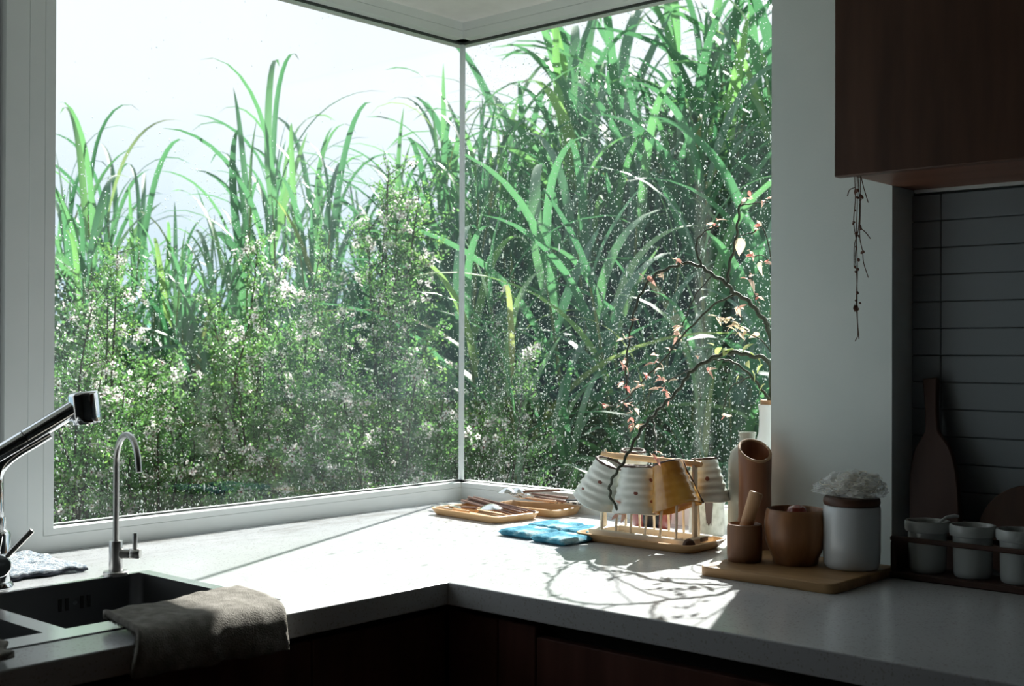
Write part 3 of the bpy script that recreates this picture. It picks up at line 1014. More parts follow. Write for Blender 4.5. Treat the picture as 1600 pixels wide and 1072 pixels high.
tw = cloth_from_grid('hand_towel', towel_grid(), 'terry', None, 0.0085, 30000, 'terry', 0.0058,
                     'folded grey-beige terry towel draped over the worktop edge beside the sink', 'towel')
P = []
for i in range(24):
    u = i / 23
    row = []
    for j in range(18):
        v = j / 17
        row.append(Vector((0.712 + 0.072 * v + 0.01 * math.sin(u * 4), -1.78 + 0.222 * u - 0.02 * v + 0.006 * math.sin(v * 7), 0.9095 + 0.008 * (1 - (2 * v - 1) ** 4) * (1 - u ** 6) + 0.003 * noise.noise(Vector((u * 8, v * 5, 0))))))
    P.append(row)
cloth_from_grid('dish_cloth', P, 'terry', None, 0.008, 3000, 'terry', 0.003, 'small crumpled grey-beige cloth on the front ledge of the sink', 'cloth')
P = []
A_, B_, C_, D_ = Vector((0.262, -1.334, 0)), Vector((0.263, -1.192, 0)), Vector((0.055, -1.195, 0)), Vector((0.085, -1.385, 0))
for i in range(34):
    u = i / 33
    row = []
    for j in range(34):
        v = j / 33
        p = A_.lerp(D_, u).lerp(B_.lerp(C_, u), v)
        p += Vector((0.004 * math.sin(v * 15), 0.004 * math.sin(u * 11), 0))
        p.z = 0.9055 + 0.004 * u + 0.003 * noise.noise(Vector((u * 7, v * 7, 0))) + 0.0035 * abs(noise.noise(Vector((u * 16, v * 16, 3))))
        row.append(p)
    P.append(row)
dc = cloth_from_grid('dish_cloth', P, 'dishcloth_blue', None, 0.004, 5000, 'dishcloth_blue', 0.003, 'rumpled blue and white flecked cloth lying behind the mixer tap', 'cloth')
hem = [P[0][j] + Vector((0.001, 0, -0.001)) for j in range(0, 34, 1)]
tube('hem', hem, 0.0022, 'cloth_hem', dc, 8)


# ================================================================== TRAYS AND CUTLERY
def tray(label, x, y, rot, w, d, h=0.016, mat='bamboo'):
    o = link('serving_tray', tray_me(w, d, h, 0.018), mat, None, (x, y, 0.9002), (0, 0, rot))
    return tag(o, label, 'tray', 'cutlery trays in the window corner')


tray('long pale bamboo tray holding dark chopsticks, nearer the sink', 0.290, -0.224, math.radians(-6), 0.232, 0.142, 0.016, 'bamboo')
tray('bamboo tray of forks and wooden-handled cutlery tight against the window frame', 0.332, -0.0935, math.radians(2), 0.200, 0.108, 0.018, 'bamboo')


def place(o, p0, p1, roll=0.0):
    """put an object modelled along +X (z up) from p0 towards p1"""
    d = (Vector(p1) - Vector(p0)).normalized()
    s = Vector((0, 0, 1)).cross(d).normalized()
    u = d.cross(s)
    m = Matrix(((d.x, s.x, u.x, p0[0]), (d.y, s.y, u.y, p0[1]), (d.z, s.z, u.z, p0[2]), (0, 0, 0, 1)))
    o.matrix_world = m @ Matrix.Rotation(roll, 4, 'X')
    return o


def strip_mesh(prof, name='m', nseg=9, thick=0.0012):
    """prof: (x, half width, z centre, sag) outlines of a spoon- or blade-like strip with thickness"""
    V, F = [], []
    for x, w, z, sag in prof:
        for k in range(nseg):
            t = -1 + 2 * k / (nseg - 1)
            V.append((x, w * t, z - sag * (1 - t * t)))
        for k in range(nseg):
            t = 1 - 2 * k / (nseg - 1)
            V.append((x, w * t, z - sag * (1 - t * t) - thick))
    m = 2 * nseg
    for i in range(len(prof) - 1):
        for k in range(m):
            k2 = (k + 1) % m
            F.append((i * m + k, i * m + k2, (i + 1) * m + k2, (i + 1) * m + k))
    F.append(tuple(reversed(range(m))))
    F.append(tuple((len(prof) - 1) * m + k for k in range(m)))
    me = mesh_pd(V, F, name, True, 50)
    return me


def handle_me(L, r0, r1, flat=0.6):
    V, F = tube_arrays([(0, 0, 0), (0.003, 0, 0), (L * 0.3, 0, 0), (L - 0.004, 0, 0), (L, 0, 0)], [r0 * 0.8, r0, (r0 + r1) / 2, r1, r1 * 0.7], 12)
    V = [(v.x, v.y, v.z * flat) for v in V]
    return mesh_pd(V, F, 'handle', True, 50)


def spoon(label, p0, p1, hl=0.11, hmat='chopstick_wood', bowl_w=0.020, bowl_l=0.055, roll=0.0, hr=(0.004, 0.0055)):
    """p0 = handle end, p1 = direction of the bowl"""
    t = thing('spoon', label, 'cutlery', group='cutlery in the bamboo trays')
    link('handle', handle_me(hl, hr[1], hr[0]), hmat, t)
    prof = [(hl - 0.004, 0.0022, 0, 0), (hl + 0.016, 0.0022, 0, 0)]
    for k in range(11):
        s = k / 10
        w = bowl_w * math.sqrt(max(0.0, 1 - (2 * s - 0.92) ** 2 / 1.18)) if s < 1 else 0.001
        prof.append((hl + 0.016 + bowl_l * s, max(w, 0.0022), 0.001, 0.011 * math.sin(PI * min(1, s * 1.02)) * (1 if w > 0.004 else 0)))
    link('bowl', strip_mesh(prof, 'bowl'), 'silver', t)
    return place(t, p0, p1, roll)


def fork(label, p0, p1, hl=0.10, hmat='handle_wood', roll=0.0):
    t = thing('fork', label, 'cutlery', group='cutlery in the bamboo trays')
    link('handle', handle_me(hl, 0.0058, 0.0042), hmat, t)
    link('head', strip_mesh([(hl - 0.004, 0.002, 0, 0), (hl + 0.018, 0.002, 0, 0), (hl + 0.026, 0.009, 0.001, 0.002), (hl + 0.040, 0.011, 0.003, 0.003), (hl + 0.044, 0.011, 0.004, 0.003)], 'head'), 'silver', t)
    bm = bmesh.new()
    for k in range(4):
        y = -0.0094 + 0.00627 * k
        add_box(bm, hl + 0.042, hl + 0.074, y - 0.0015, y + 0.0015, 0.0005, 0.0018, bev=0.0003, seg=1)
    for v in bm.verts:
        v.co.z += 0.003 + 0.25 * max(0, v.co.x - hl - 0.042)
    tn = link('tines', mesh_from_bm(bm, 'tines'), 'silver', t)
    return place(t, p0, p1, roll)


def knife(label, p0, p1, hl=0.09, hmat='handle_wood'):
    t = thing('knife', label, 'cutlery', group='cutlery in the bamboo trays')
    link('handle', handle_me(hl, 0.0062, 0.0052), hmat, t)
    link('blade', strip_mesh([(hl - 0.003, 0.004, 0, 0), (hl + 0.02, 0.0075, 0, 0), (hl + 0.08, 0.008, 0, 0), (hl + 0.098, 0.004, 0, 0)], 'blade', 5, 0.001), 'silver', t)
    return place(t, p0, p1)


def chopstick(label, p0, p1, L=0.225, mat='chopstick_wood'):
    V, F = tube_arrays([(0, 0, 0), (0.001, 0, 0), (L * 0.5, 0, 0), (L - 0.001, 0, 0), (L, 0, 0)], [0.0028, 0.0036, 0.0031, 0.0022, 0.0016], 8)
    o = link('chopstick', mesh_pd(V, F, 'chopstick', True, 40), mat)
    tag(o, label, 'chopstick', 'chopsticks bundled in the bamboo tray')
    return place(o, p0, p1)


cl = 'dark wooden chopstick in the bundle lying slantwise in the long bamboo tray'
for k, (a, b) in enumerate([((0.172, -0.150, 0.9215), (0.40, -0.196, 0.918)), ((0.170, -0.158, 0.9215), (0.395, -0.206, 0.916)), ((0.176, -0.166, 0.920), (0.39, -0.222, 0.914)),
                            ((0.168, -0.172, 0.9215), (0.386, -0.232, 0.912)), ((0.190, -0.154, 0.929), (0.41, -0.188, 0.918)), ((0.178, -0.160, 0.9285), (0.392, -0.218, 0.918))]):
    chopstick(cl, a, b)
knife('short knife with pale wooden handle at the sink end of the long tray', (0.275, -0.262, 0.9125), (0.20, -0.244, 0.9125), 0.062, 'bamboo')
knife('short knife with pale wooden handle lying just behind its twin', (0.285, -0.244, 0.914), (0.20, -0.224, 0.915), 0.062, 'bamboo')
spoon('big silver soup spoon resting bowl up over the front rim of the long tray', (0.232, -0.236, 0.917), (0.40, -0.258, 0.929), 0.058, 'chopstick_wood', 0.023, 0.060, PI)
fork('silver fork with broad pale wooden handle pointing out of the corner tray', (0.412, -0.118, 0.934), (0.250, -0.080, 0.930), 0.115, 'handle_wood')
fork('silver fork with slim dark wooden handle beside the broad-handled fork', (0.424, -0.098, 0.934), (0.250, -0.064, 0.935), 0.112, 'chopstick_wood')
spoon('silver spoon lying bowl down across the forks in the corner tray', (0.408, -0.070, 0.938), (0.248, -0.078, 0.942), 0.105, 'chopstick_wood', 0.017, 0.048, PI)
spoon('spoon whose brown wooden handle sticks up against the window frame', (0.365, -0.043, 0.951), (0.235, -0.100, 0.940), 0.095, 'chopstick_wood', 0.016, 0.045, PI)
knife('table knife with black and cream patterned handle at the far end of the corner tray', (0.452, -0.072, 0.930), (0.30, -0.096, 0.925), 0.085, 'pattern_handle')
knife('table knife with black handle leaning on the frame end of the corner tray', (0.440, -0.050, 0.932), (0.30, -0.066, 0.928), 0.080, 'dark_metal')


# ================================================================== BLUE PADS
def pad_me(w=0.096, h=0.011, seed=0):
    n = 16
    V, F = [], []
    for side in (1, -1):
        for i in range(n + 1):
            for j in range(n + 1):
                u, v = 2 * i / n - 1, 2 * j / n - 1
                e = (1 - abs(u) ** 14) * (1 - abs(v) ** 14)
                su = 1 - 0.04 * abs(v) ** 8
                z = h / 2 + side * (h / 2) * (max(e, 0) ** 0.5)
                z += side * 0.0012 * noise.noise(Vector((u * 3 + seed, v * 3, side))) * max(e, 0)
                x = u * w / 2 * su * (1 - 0.03 * (1 - abs(side)))
                y = v * w / 2 * (1 - 0.04 * abs(u) ** 8)
                x += 0.0012 * noise.noise(Vector((v * 6, seed, 0)))
                y += 0.0012 * noise.noise(Vector((u * 6, seed, 5)))
                V.append((x, y, max(z, 0)))
    m = (n + 1) ** 2
    for i in range(n):
        for j in range(n):
            a, b, c, d = i * (n + 1) + j, (i + 1) * (n + 1) + j, (i + 1) * (n + 1) + j + 1, i * (n + 1) + j + 1
            F.append((a, b, c, d))
            F.append((m + d, m + c, m + b, m + a))
    bm = bmesh.new()
    me = mesh_pd(V, F, 'pad')
    bm.from_mesh(me)
    bmesh.ops.remove_doubles(bm, verts=bm.verts, dist=0.0002)
    return mesh_from_bm(bm, 'pad', True, 80)


for k, (x, y, z, a, lab) in enumerate([(0.552, -0.372, 0.9, -4, 'quilted blue coaster pad at the sink-side front of the four'), (0.654, -0.390, 0.9, -3, 'quilted blue coaster pad at the front, touching the cup rack tray'),
                                       (0.540, -0.266, 0.9, 3, 'quilted blue coaster pad at the back, nearest the cutlery trays'), (0.640, -0.262, 0.9, -2, 'quilted blue coaster pad at the back, half hidden behind the cup rack')]):
    if k == 3:
        x, y = 0.6395, -0.282
    if k == 2:
        x, y = 0.5385, -0.270
    o = link('coaster', pad_me(0.094, 0.0135, k * 3.3), 'coaster_blue', None, (x, y, z + 0.0003), (0, 0, math.radians(a)))
    tag(o, lab, 'coaster', 'blue fabric coasters beside the cup rack')

# ================================================================== CUP RACK AND CUPS
cr_ = thing('cup_rack', 'pale wooden cup drying rack with white prongs, top rail and wooden tray', 'cup rack', (0.795, -0.290, 0.9002))
link('tray', tray_me(0.280, 0.142, 0.017, 0.024, 0.005, 0.010), 'bamboo', cr_)
bm = cell_slab([-0.118, -0.100, 0.100, 0.118], [-0.046, -0.034, 0.034, 0.046], lambda x, y: not (abs(x) < 0.1 and abs(y) < 0.034), 0.0045, 0.023)
fb = link('base_frame', mesh_from_bm(bm, 'base', False), 'bamboo_pale', cr_)
b = fb.modifiers.new('b', 'BEVEL'); b.width = 0.0025; b.segments = 2; b.angle_limit = 0.6
for k in range(6):
    x = -0.088 + 0.0352 * k
    lean = 0.004 * math.sin(k * 2.1)
    pts = smooth_path([(x + lean, -0.034, 0.115), (x, -0.038, 0.06), (x, -0.040, 0.024), (x, -0.038, 0.013), (x, -0.028, 0.010), (x, 0.0, 0.010), (x, 0.028, 0.010), (x, 0.038, 0.013), (x, 0.040, 0.024), (x, 0.038, 0.06), (x + lean, 0.034, 0.115)], 3)
    tube('prong', pts, 0.0026, 'bamboo_pale', cr_, 10)
bm = bmesh.new(); add_box(bm, -0.1175, -0.1115, -0.008, 0.008, 0.018, 0.163, bev=0.002)
link('post', mesh_from_bm(bm, 'post'), 'bamboo_pale', cr_)
bm = bmesh.new(); add_box(bm, 0.0985, 0.1050, -0.003, 0.010, 0.004, 0.160, bev=0.002)
link('post', mesh_from_bm(bm, 'post'), 'bamboo_pale', cr_)
tube('top_rail', [(-0.122, 0.004, 0.1675), (-0.121, 0.004, 0.1675), (0.108, 0.004, 0.1625), (0.116, 0.004, 0.1625)], [0.005, 0.0062, 0.0062, 0.005], 'bamboo', cr_, 12)
tube('rail_ring', [(-0.1135, 0.004, 0.162), (-0.1135, 0.004, 0.179)], [0.0045, 0.0022], 'bamboo_pale', cr_, 12)
tube('rail_ring', [(0.102, 0.0035, 0.158), (0.102, 0.0035, 0.174)], [0.0045, 0.0022], 'bamboo_pale', cr_, 12)
tube('dark_plug', [(0.117, -0.040, 0.0135), (0.123, -0.044, 0.0135)], [0.0125, 0.0105], 'cup_raw_rim', cr_, 20)
for x, y, a in ((0.086, 0.047, 0), (-0.02, 0.047, 0), (0.119, 0.01, PI / 2)):
    link('scorch_mark', mesh_from_bm(boxes_bm([(-0.012, 0.012, -0.0008, 0.0008, -0.004, 0.004)]), 'mark', False), 'cup_raw_rim', cr_, (x, y, 0.0195), (0, 0, a))


def cup(label, foot, mouth, mat='cup_glaze', h=0.088, rm=0.0475, rf=0.031, dots=(), ribs=0.0011, seed=0, rimdark=False, wavy=0.0015, stripe=None):
    """an upturned cup: local z=0 the mouth, z=h the foot; foot/mouth = world points giving its tilt"""
    f, m = Vector(foot), Vector(mouth)
    d = (f - m).normalized()
    t = thing('cup', label, 'cup', group='handmade cups drying on the rack')
    q = d.to_track_quat('Z', 'Y')
    t.rotation_mode = 'QUATERNION'
    t.rotation_quaternion = q
    t.location = f - d * h
    outer, N = [], 34
    for k in range(N + 1):
        s = k / N
        r = rm + (rf - rm) * (s ** 0.92) + ribs * math.sin(s * PI * 2 * 5.6 + seed) * min(1, 6 * s) * min(1, (1 - s) * 8)
        outer.append((r, 0.0015 + (h - 0.004) * s))
    inner = [(rm + (rf - rm) * s - 0.0034 - 0.004 * s ** 6, 0.0015 + (h - 0.010) * s) for s in [k / 10 for k in range(10, -1, -1)]]
    prof = [(0, h - 0.010)] + inner + [(rm - 0.0018, 0.0)] + outer + [(rf - 0.001, h - 0.0005), (rf - 0.003, h)] + [(rf - 0.0055, h), (rf - 0.0065, h - 0.003), (0, h - 0.004)]
    fn = lambda th, r, z, i: (r * (1 + 0.012 * math.sin(2 * th + seed)) , z + (wavy * math.sin(3 * th + seed) if z < 0.004 else 0))
    link('body', lathe_me(prof, 56, 'cup', 50, fn), mat, t)
    # unglazed foot edge
    ring = []
    for k in range(41):
        a = 2 * PI * k / 40
        ring.append(((rf - 0.0030) * math.cos(a), (rf - 0.0030) * math.sin(a), h - 0.0004))
    tube('foot_rim', ring, [0.0030 + 0.0014 * noise.noise(Vector((3 * math.cos(2 * PI * k / 40), 3 * math.sin(2 * PI * k / 40), seed))) for k in range(41)], 'cup_raw_rim', t, 8)
    if rimdark:
        ring = []
        for k in range(41):
            a = 2 * PI * k / 40
            ring.append(((rm - 0.0012) * math.cos(a), (rm - 0.0012) * math.sin(a), 0.002 + wavy * math.sin(3 * a + seed)))
        tube('lip', ring, 0.0026, 'cup_raw_rim', t, 8)
    qi = q.inverted()
    if stripe is not None:      # unglazed band running from foot to mouth
        l = qi @ Vector(stripe)
        a0 = math.atan2(l.y, l.x)
        SV, SF = [], []
        for i in range(16):
            s = i / 15
            r = rm + (rf - rm) * (s ** 0.92) + 0.0011
            c = 0.10 * math.sin(s * 9 + seed)
            for j in range(7):
                a = a0 + c + (j - 3) * 0.13
                SV.append((r * (1 + 0.012 * math.sin(2 * a + seed)) * math.cos(a), r * (1 + 0.012 * math.sin(2 * a + seed)) * math.sin(a), 0.001 + (h - 0.003) * s))
        for i in range(15):
            for j in range(6):
                SF.append((i * 7 + j, i * 7 + j + 1, (i + 1) * 7 + j + 1, (i + 1) * 7 + j))
        o = link('bare_stripe', mesh_pd(SV, SF, 'stripe'), 'cup_raw_rim', t)
        md = o.modifiers.new('s', 'SOLIDIFY'); md.thickness = 0.0008
    for wd, s in dots:      # wd = world direction the dot faces, s = height share from the mouth
        l = qi @ Vector(wd)
        a = math.atan2(l.y, l.x)
        r = rm + (rf - rm) * (s ** 0.92) + ribs * math.sin(s * PI * 11.2 + seed)
        me = lathe_me([(0, 0.0008), (0.0037, 0.0005), (0.0046, -0.0009)], 16)
        o = link('glaze_dot', me, 'cup_dot', t)
        o.location = (r * math.cos(a), r * math.sin(a), h * s)
        o.rotation_euler = Vector((math.cos(a), math.sin(a), (rm - rf) / h)).to_track_quat('Z', 'Y').to_euler()
    return t


TC = Vector((0.66, -0.75, 0))      # roughly towards the room
RT = Vector((0.75, 0.66, 0))
cup('pale grey-white ribbed cup with brown dots tilted towards the sink', (0.724, -0.325, 1.056), (0.690, -0.331, 0.977), dots=[(TC * 0.95 - RT * 0.25, 0.60), (TC * 0.5 - RT * 0.85, 0.30), (TC * 0.6 - RT * 0.1, 0.08)], seed=1.0)
cup('pale grey-white ribbed cup with three brown dots, upright in the middle of the rack', (0.7915, -0.327, 1.054), (0.7925, -0.331, 0.965), dots=[(TC * 0.75 + RT * 0.66, 0.72), (TC * 0.95 - RT * 0.15, 0.46), (TC * 0.8 + RT * 0.55, 0.30)], seed=2.6, h=0.090, rm=0.0485, rf=0.0315)
cup('amber-brown glazed cup tilted towards the pillar with a dark unglazed lip', (0.862, -0.328, 1.064), (0.890, -0.334, 0.983), mat='amber_glaze', seed=4.2, ribs=0.0003, rm=0.0495, rf=0.0300, wavy=0.002, stripe=RT)
cup('pale grey-white ribbed cup with one brown dot at the pillar end of the rack', (0.878, -0.226, 1.067), (0.888, -0.228, 0.985), dots=[(TC * 0.99 - RT * 0.05, 0.55)], seed=0.3, h=0.084, rm=0.0455, rf=0.026)
cup('white cup showing only its foot behind the rail at the corner end', (0.712, -0.232, 1.074), (0.704, -0.226, 0.990), seed=5.5, h=0.084, rm=0.042, rf=0.026)

# pots behind the rack
rp = thing('ceramic_pot', 'small glossy red pot with a black patch standing behind the cup rack', 'pot', (0.672, -0.110, 0.9))
link('body', lathe_me([(0, 0.0), (0.037, 0.0), (0.040, 0.003), (0.043, 0.02), (0.044, 0.04), (0.041, 0.058), (0.036, 0.066), (0.034, 0.068), (0.032, 0.066), (0.036, 0.05), (0.038, 0.02), (0, 0.006)], 44), 'red_glaze', rp)
V, F = [], []
for i in range(9):
    a = math.atan2(-0.75, 0.50) + (i - 4) * 0.10
    for j in range(7):
        z = 0.004 + 0.060 * j / 6
        r = float(np.interp(z, [0, 0.003, 0.02, 0.04, 0.058, 0.066], [0.037, 0.040, 0.043, 0.044, 0.041, 0.036])) + 0.0006
        V.append((r * math.cos(a), r * math.sin(a), z))
F = [(i * 7 + j, (i + 1) * 7 + j, (i + 1) * 7 + j + 1, i * 7 + j + 1) for i in range(8) for j in range(6)]
o = link('glaze_patch', mesh_pd(V, F, 'patch'), 'black_glaze', rp)
s_ = o.modifiers.new('s', 'SOLIDIFY'); s_.thickness = 0.0006
sv = thing('stoneware_vase', 'pale speckled stoneware cylinder vase with a dark glaze drip behind the cup rack', 'vase', (0.808, -0.106, 0.9))
link('body', lathe_me([(0, 0.0), (0.036, 0.0), (0.037, 0.003), (0.036, 0.05), (0.0355, 0.085), (0.0350, 0.088), (0.0325, 0.086), (0.0325, 0.01), (0, 0.008)], 40), 'stone_glaze', sv)
V, F = [], []
for i in range(7):
    a = math.atan2(-0.75, 0.62) + (i - 3) * 0.085
    for j in range(9):
        z = 0.024 + 0.058 * j / 8 + 0.004 * math.sin(i * 1.7)
        r = 0.0372 + (0.0360 - 0.0372) * j / 8 + 0.0004
        sh = 1 - 0.5 * (1 - j / 8)
        aa = math.atan2(-0.75, 0.62) + (i - 3) * 0.085 * sh
        V.append((r * math.cos(aa), r * math.sin(aa), z))
F = [(i * 9 + j, (i + 1) * 9 + j, (i + 1) * 9 + j + 1, i * 9 + j + 1) for i in range(6) for j in range(8)]
o = link('glaze_drip', mesh_pd(V, F, 'drip'), 'cup_raw_rim', sv)
s_ = o.modifiers.new('s', 'SOLIDIFY'); s_.thickness = 0.0006

# ================================================================== BY THE PILLAR
gb = thing('glass_bottle', 'tall greenish-clear glass bottle with short flared neck behind the bamboo vase', 'bottle', (0.951, -0.185, 0.9))
link('body', lathe_me([(0, 0.004), (0.02, 0.002), (0.033, 0.0), (0.0370, 0.004), (0.0375, 0.012), (0.0375, 0.150), (0.0365, 0.168), (0.031, 0.184), (0.022, 0.194), (0.0155, 0.200), (0.0150, 0.212), (0.0172, 0.2175), (0.0172, 0.221), (0.0140, 0.221),
                       (0.0128, 0.212), (0.0132, 0.200), (0.0195, 0.192), (0.029, 0.182), (0.0345, 0.167), (0.0352, 0.150), (0.0352, 0.014), (0.030, 0.008), (0, 0.009)], 48, 'bottle', 60), 'bottle_glass', gb)
pv = thing('white_vase', 'tall white milk-glass bottle vase holding the zigzag branches beside the pillar', 'vase', (0.943, -0.085, 0.9))
link('body', lathe_me([(0, 0.0), (0.030, 0.0), (0.034, 0.004), (0.0355, 0.03), (0.0355, 0.14), (0.033, 0.175), (0.027, 0.198), (0.0225, 0.215), (0.0215, 0.235), (0.0215, 0.262), (0.0235, 0.267), (0.0235, 0.2715), (0.0205, 0.2715),
                       (0.0190, 0.262), (0.0190, 0.215), (0.024, 0.195), (0.030, 0.17), (0.032, 0.14), (0.032, 0.01), (0, 0.008)], 44), 'milk_glass', pv)
link('cork_ring', lathe_me([(0.012, 0.2675), (0.0185, 0.2675), (0.0190, 0.280), (0.0175, 0.281), (0.012, 0.2805), (0.0115, 0.2675)], 32), 'handle_wood', pv)

bz = thing('bamboo_vase', 'tall brown bamboo tube vase with slanted open mouth against the pillar', 'vase', (1.013, -0.262, 0.9))


def slant(th, r, z, i):
    if z > 0.1:
        dx, dy = r * math.cos(th), r * math.sin(th)
        k = (dx * -0.66 + dy * 0.75)      # away from the room
        return r, z + k * 0.62 - (dx * 0.75 + dy * 0.66) * 0.10
    return r, z


link('body', lathe_me([(0, 0.0), (0.0305, 0.0), (0.0315, 0.003), (0.0305, 0.06), (0.0320, 0.064), (0.0305, 0.068), (0.0300, 0.13), (0.0310, 0.190), (0.0305, 0.1925), (0.0262, 0.1925), (0.0255, 0.188), (0.0255, 0.02), (0, 0.02)], 48, 'tube', 45, slant), 'bamboo_brown', bz)
link('cut_rim', lathe_me([(0.0262, 0.1924), (0.0305, 0.1924), (0.0312, 0.1934), (0.0304, 0.1945), (0.0264, 0.1945), (0.0258, 0.1934), (0.0262, 0.1924)], 48, 'rim', 60, slant), 'pestle_wood', bz)

V, F = loft([(rounded_rect(0.248, 0.225, 0.018, 6), 0.0), (rounded_rect(0.250, 0.227, 0.019, 6), 0.0015), (rounded_rect(0.250, 0.227, 0.019, 6), 0.0145), (rounded_rect(0.247, 0.224, 0.018, 6), 0.016)])
o = link('wooden_board', mesh_pd(V, F, 'board', True, 40), 'board_oak', None, (1.178, -0.4035, 0.9002))
tag(o, 'oak cutting board with rounded corners carrying the mortar, wooden bowl and canister', 'board')

mo = thing('mortar', 'small straight-sided brown wooden mortar at the window end of the board', 'mortar', (1.086, -0.420, 0.9164))
link('body', lathe_me([(0, 0.0), (0.0275, 0.0), (0.0295, 0.003), (0.0300, 0.012), (0.0302, 0.045), (0.0300, 0.058), (0.0290, 0.0635), (0.0265, 0.0645), (0.0245, 0.061), (0.0235, 0.03), (0.020, 0.016), (0, 0.012)], 44), 'mortar_wood', mo)
pe = tube('pestle', [(1.079, -0.428, 0.935), (1.080, -0.427, 0.938), (1.0985, -0.4045, 1.0305), (1.0992, -0.4037, 1.0335), (1.0994, -0.4035, 1.0345)], [0.009, 0.011, 0.0122, 0.0115, 0.0095], 'pestle_wood', None, 28)
tag(pe, 'light wooden pestle leaning in the small wooden mortar', 'pestle')

wb = thing('wooden_bowl', 'barrel-shaped turned wooden bowl in the middle of the board', 'bowl', (1.163, -0.382, 0.9164))
fl = lambda th, r, z, i: (r * (1 + 0.010 * math.cos(9 * th)) if 0.012 < z < 0.085 and r > 0.04 else r, z)
link('body', lathe_me([(0, 0.0), (0.036, 0.0), (0.0385, 0.003), (0.0390, 0.010), (0.0440, 0.020), (0.0495, 0.036), (0.0525, 0.055), (0.0522, 0.072), (0.0505, 0.086), (0.0490, 0.092), (0.0470, 0.0935), (0.0452, 0.091), (0.0462, 0.07), (0.043, 0.04), (0.030, 0.018), (0, 0.014)], 72, 'bowl', 40, fl), 'bowl_wood', wb)
rr_ = link('dried_fruit', lathe_me([(0, 0.0), (0.012, 0.002), (0.0185, 0.010), (0.0190, 0.016), (0.014, 0.025), (0.004, 0.0285), (0, 0.027)], 28), 'red_glaze', None, (1.160, -0.372, 0.9164 + 0.0700))
tag(rr_, 'round reddish-brown fruit just showing over the rim of the wooden bowl', 'fruit')

ca = thing('canister', 'white porcelain canister with flat wooden lid at the tiled end of the board', 'canister', (1.2535, -0.356, 0.9164))
link('body', lathe_me([(0, 0.0), (0.0400, 0.0), (0.0435, 0.002), (0.0458, 0.008), (0.0470, 0.03), (0.0472, 0.098), (0.0465, 0.1035), (0.0445, 0.105), (0.0430, 0.102), (0.0430, 0.01), (0, 0.006)], 56), 'porcelain', ca)
link('lid', lathe_me([(0, 0.1045), (0.0430, 0.1045), (0.0455, 0.1060), (0.0468, 0.110), (0.0462, 0.116), (0.0440, 0.1185), (0, 0.1185)], 56), 'dark_wood', ca)

# bag of dried noodles on the canister
bg = thing('plastic_bag', 'clear crinkled bag of pale dried noodles lying on the canister lid', 'bag', (1.2525, -0.352, 0.9164 + 0.1188))
bm = bmesh.new()
bmesh.ops.create_icosphere(bm, subdivisions=5, radius=1.0)
for v in bm.verts:
    p = v.co.copy()
    cr1 = noise.noise(p * 3.1) * 0.16 + abs(noise.noise(p * 7.3 + Vector((3, 1, 0)))) * 0.14 - abs(noise.noise(p * 15 + Vector((1, 6, 0)))) * 0.06
    s = 1 + cr1
    x, y, z = p.x * 0.056 * s, p.y * 0.046 * s, p.z * 0.031 * s
    if p.z < -0.3:
        z = -0.3 * 0.031 - (p.z + 0.3) * -0.004
    # gathered end towards the window
    k = max(0, (-p.x * 0.75 - p.y * 0.66) - 0.5) * 2
    x -= 0.010 * k * 0.75; y -= 0.010 * k * 0.66; z *= (1 - 0.55 * min(1, k)); z -= 0.002 * k
    v.co = Vector((x, y, z + 0.024))
mz = min(v.co.z for v in bm.verts)
for v in bm.verts:
    v.co.z -= mz
link('film', mesh_from_bm(bm, 'bag', True, 30), 'bag_film', bg)
lines = []
r_ = random.Random(4)
for k in range(150):
    c = Vector((r_.uniform(-0.034, 0.034), r_.uniform(-0.027, 0.027), r_.uniform(0.006, 0.036)))
    c.z *= 1 - 0.45 * (c.x / 0.04) ** 2
    a, rad = r_.uniform(0, 2 * PI), r_.uniform(0.006, 0.018)
    tilt = r_.uniform(-0.7, 0.7)
    pts = []
    for q in range(8):
        t = a + q * 0.45
        pts.append(c + Vector((rad * math.cos(t), rad * math.sin(t) * 0.8, max(-c.z + 0.003, rad * math.sin(t + tilt) * 0.45))))
    lines.append((pts, 0.0008))
tubes('noodles', lines, 'noodle', bg, 4, 'stuff')

# ================================================================== JAR RACK
jr = thing('jar_rack', 'dark reddish wooden rack holding three white jars beside the pillar', 'rack', (1.46, -0.278, 0.9002))
part_world('base_board', [(1.303, 1.640, -0.318, -0.238, 0.9002, 0.9115)], 'paddle_wood', jr, 0.002)
part_world('end_panel', [(1.303, 1.313, -0.316, -0.240, 0.9117, 0.962)], 'paddle_wood', jr, 0.002)
part_world('end_panel', [(1.630, 1.640, -0.316, -0.240, 0.9117, 0.962)], 'paddle_wood', jr, 0.002)
part_world('front_rail', [(1.303, 1.640, -0.318, -0.3095, 0.9622, 0.9705)], 'paddle_wood', jr, 0.002)
part_world('back_rail', [(1.303, 1.640, -0.2465, -0.238, 0.9622, 0.9705)], 'paddle_wood', jr, 0.002)
jar_prof = [(0, 0.0), (0.0270, 0.0), (0.0290, 0.002), (0.0302, 0.008), (0.0310, 0.058), (0.0312, 0.066), (0.0355, 0.0675), (0.0368, 0.071), (0.0368, 0.082), (0.0355, 0.0848), (0.0325, 0.0850), (0.0300, 0.082), (0.0290, 0.06), (0.0285, 0.01), (0, 0.006)]
jar_me = lathe_me(jar_prof, 48, 'jar')
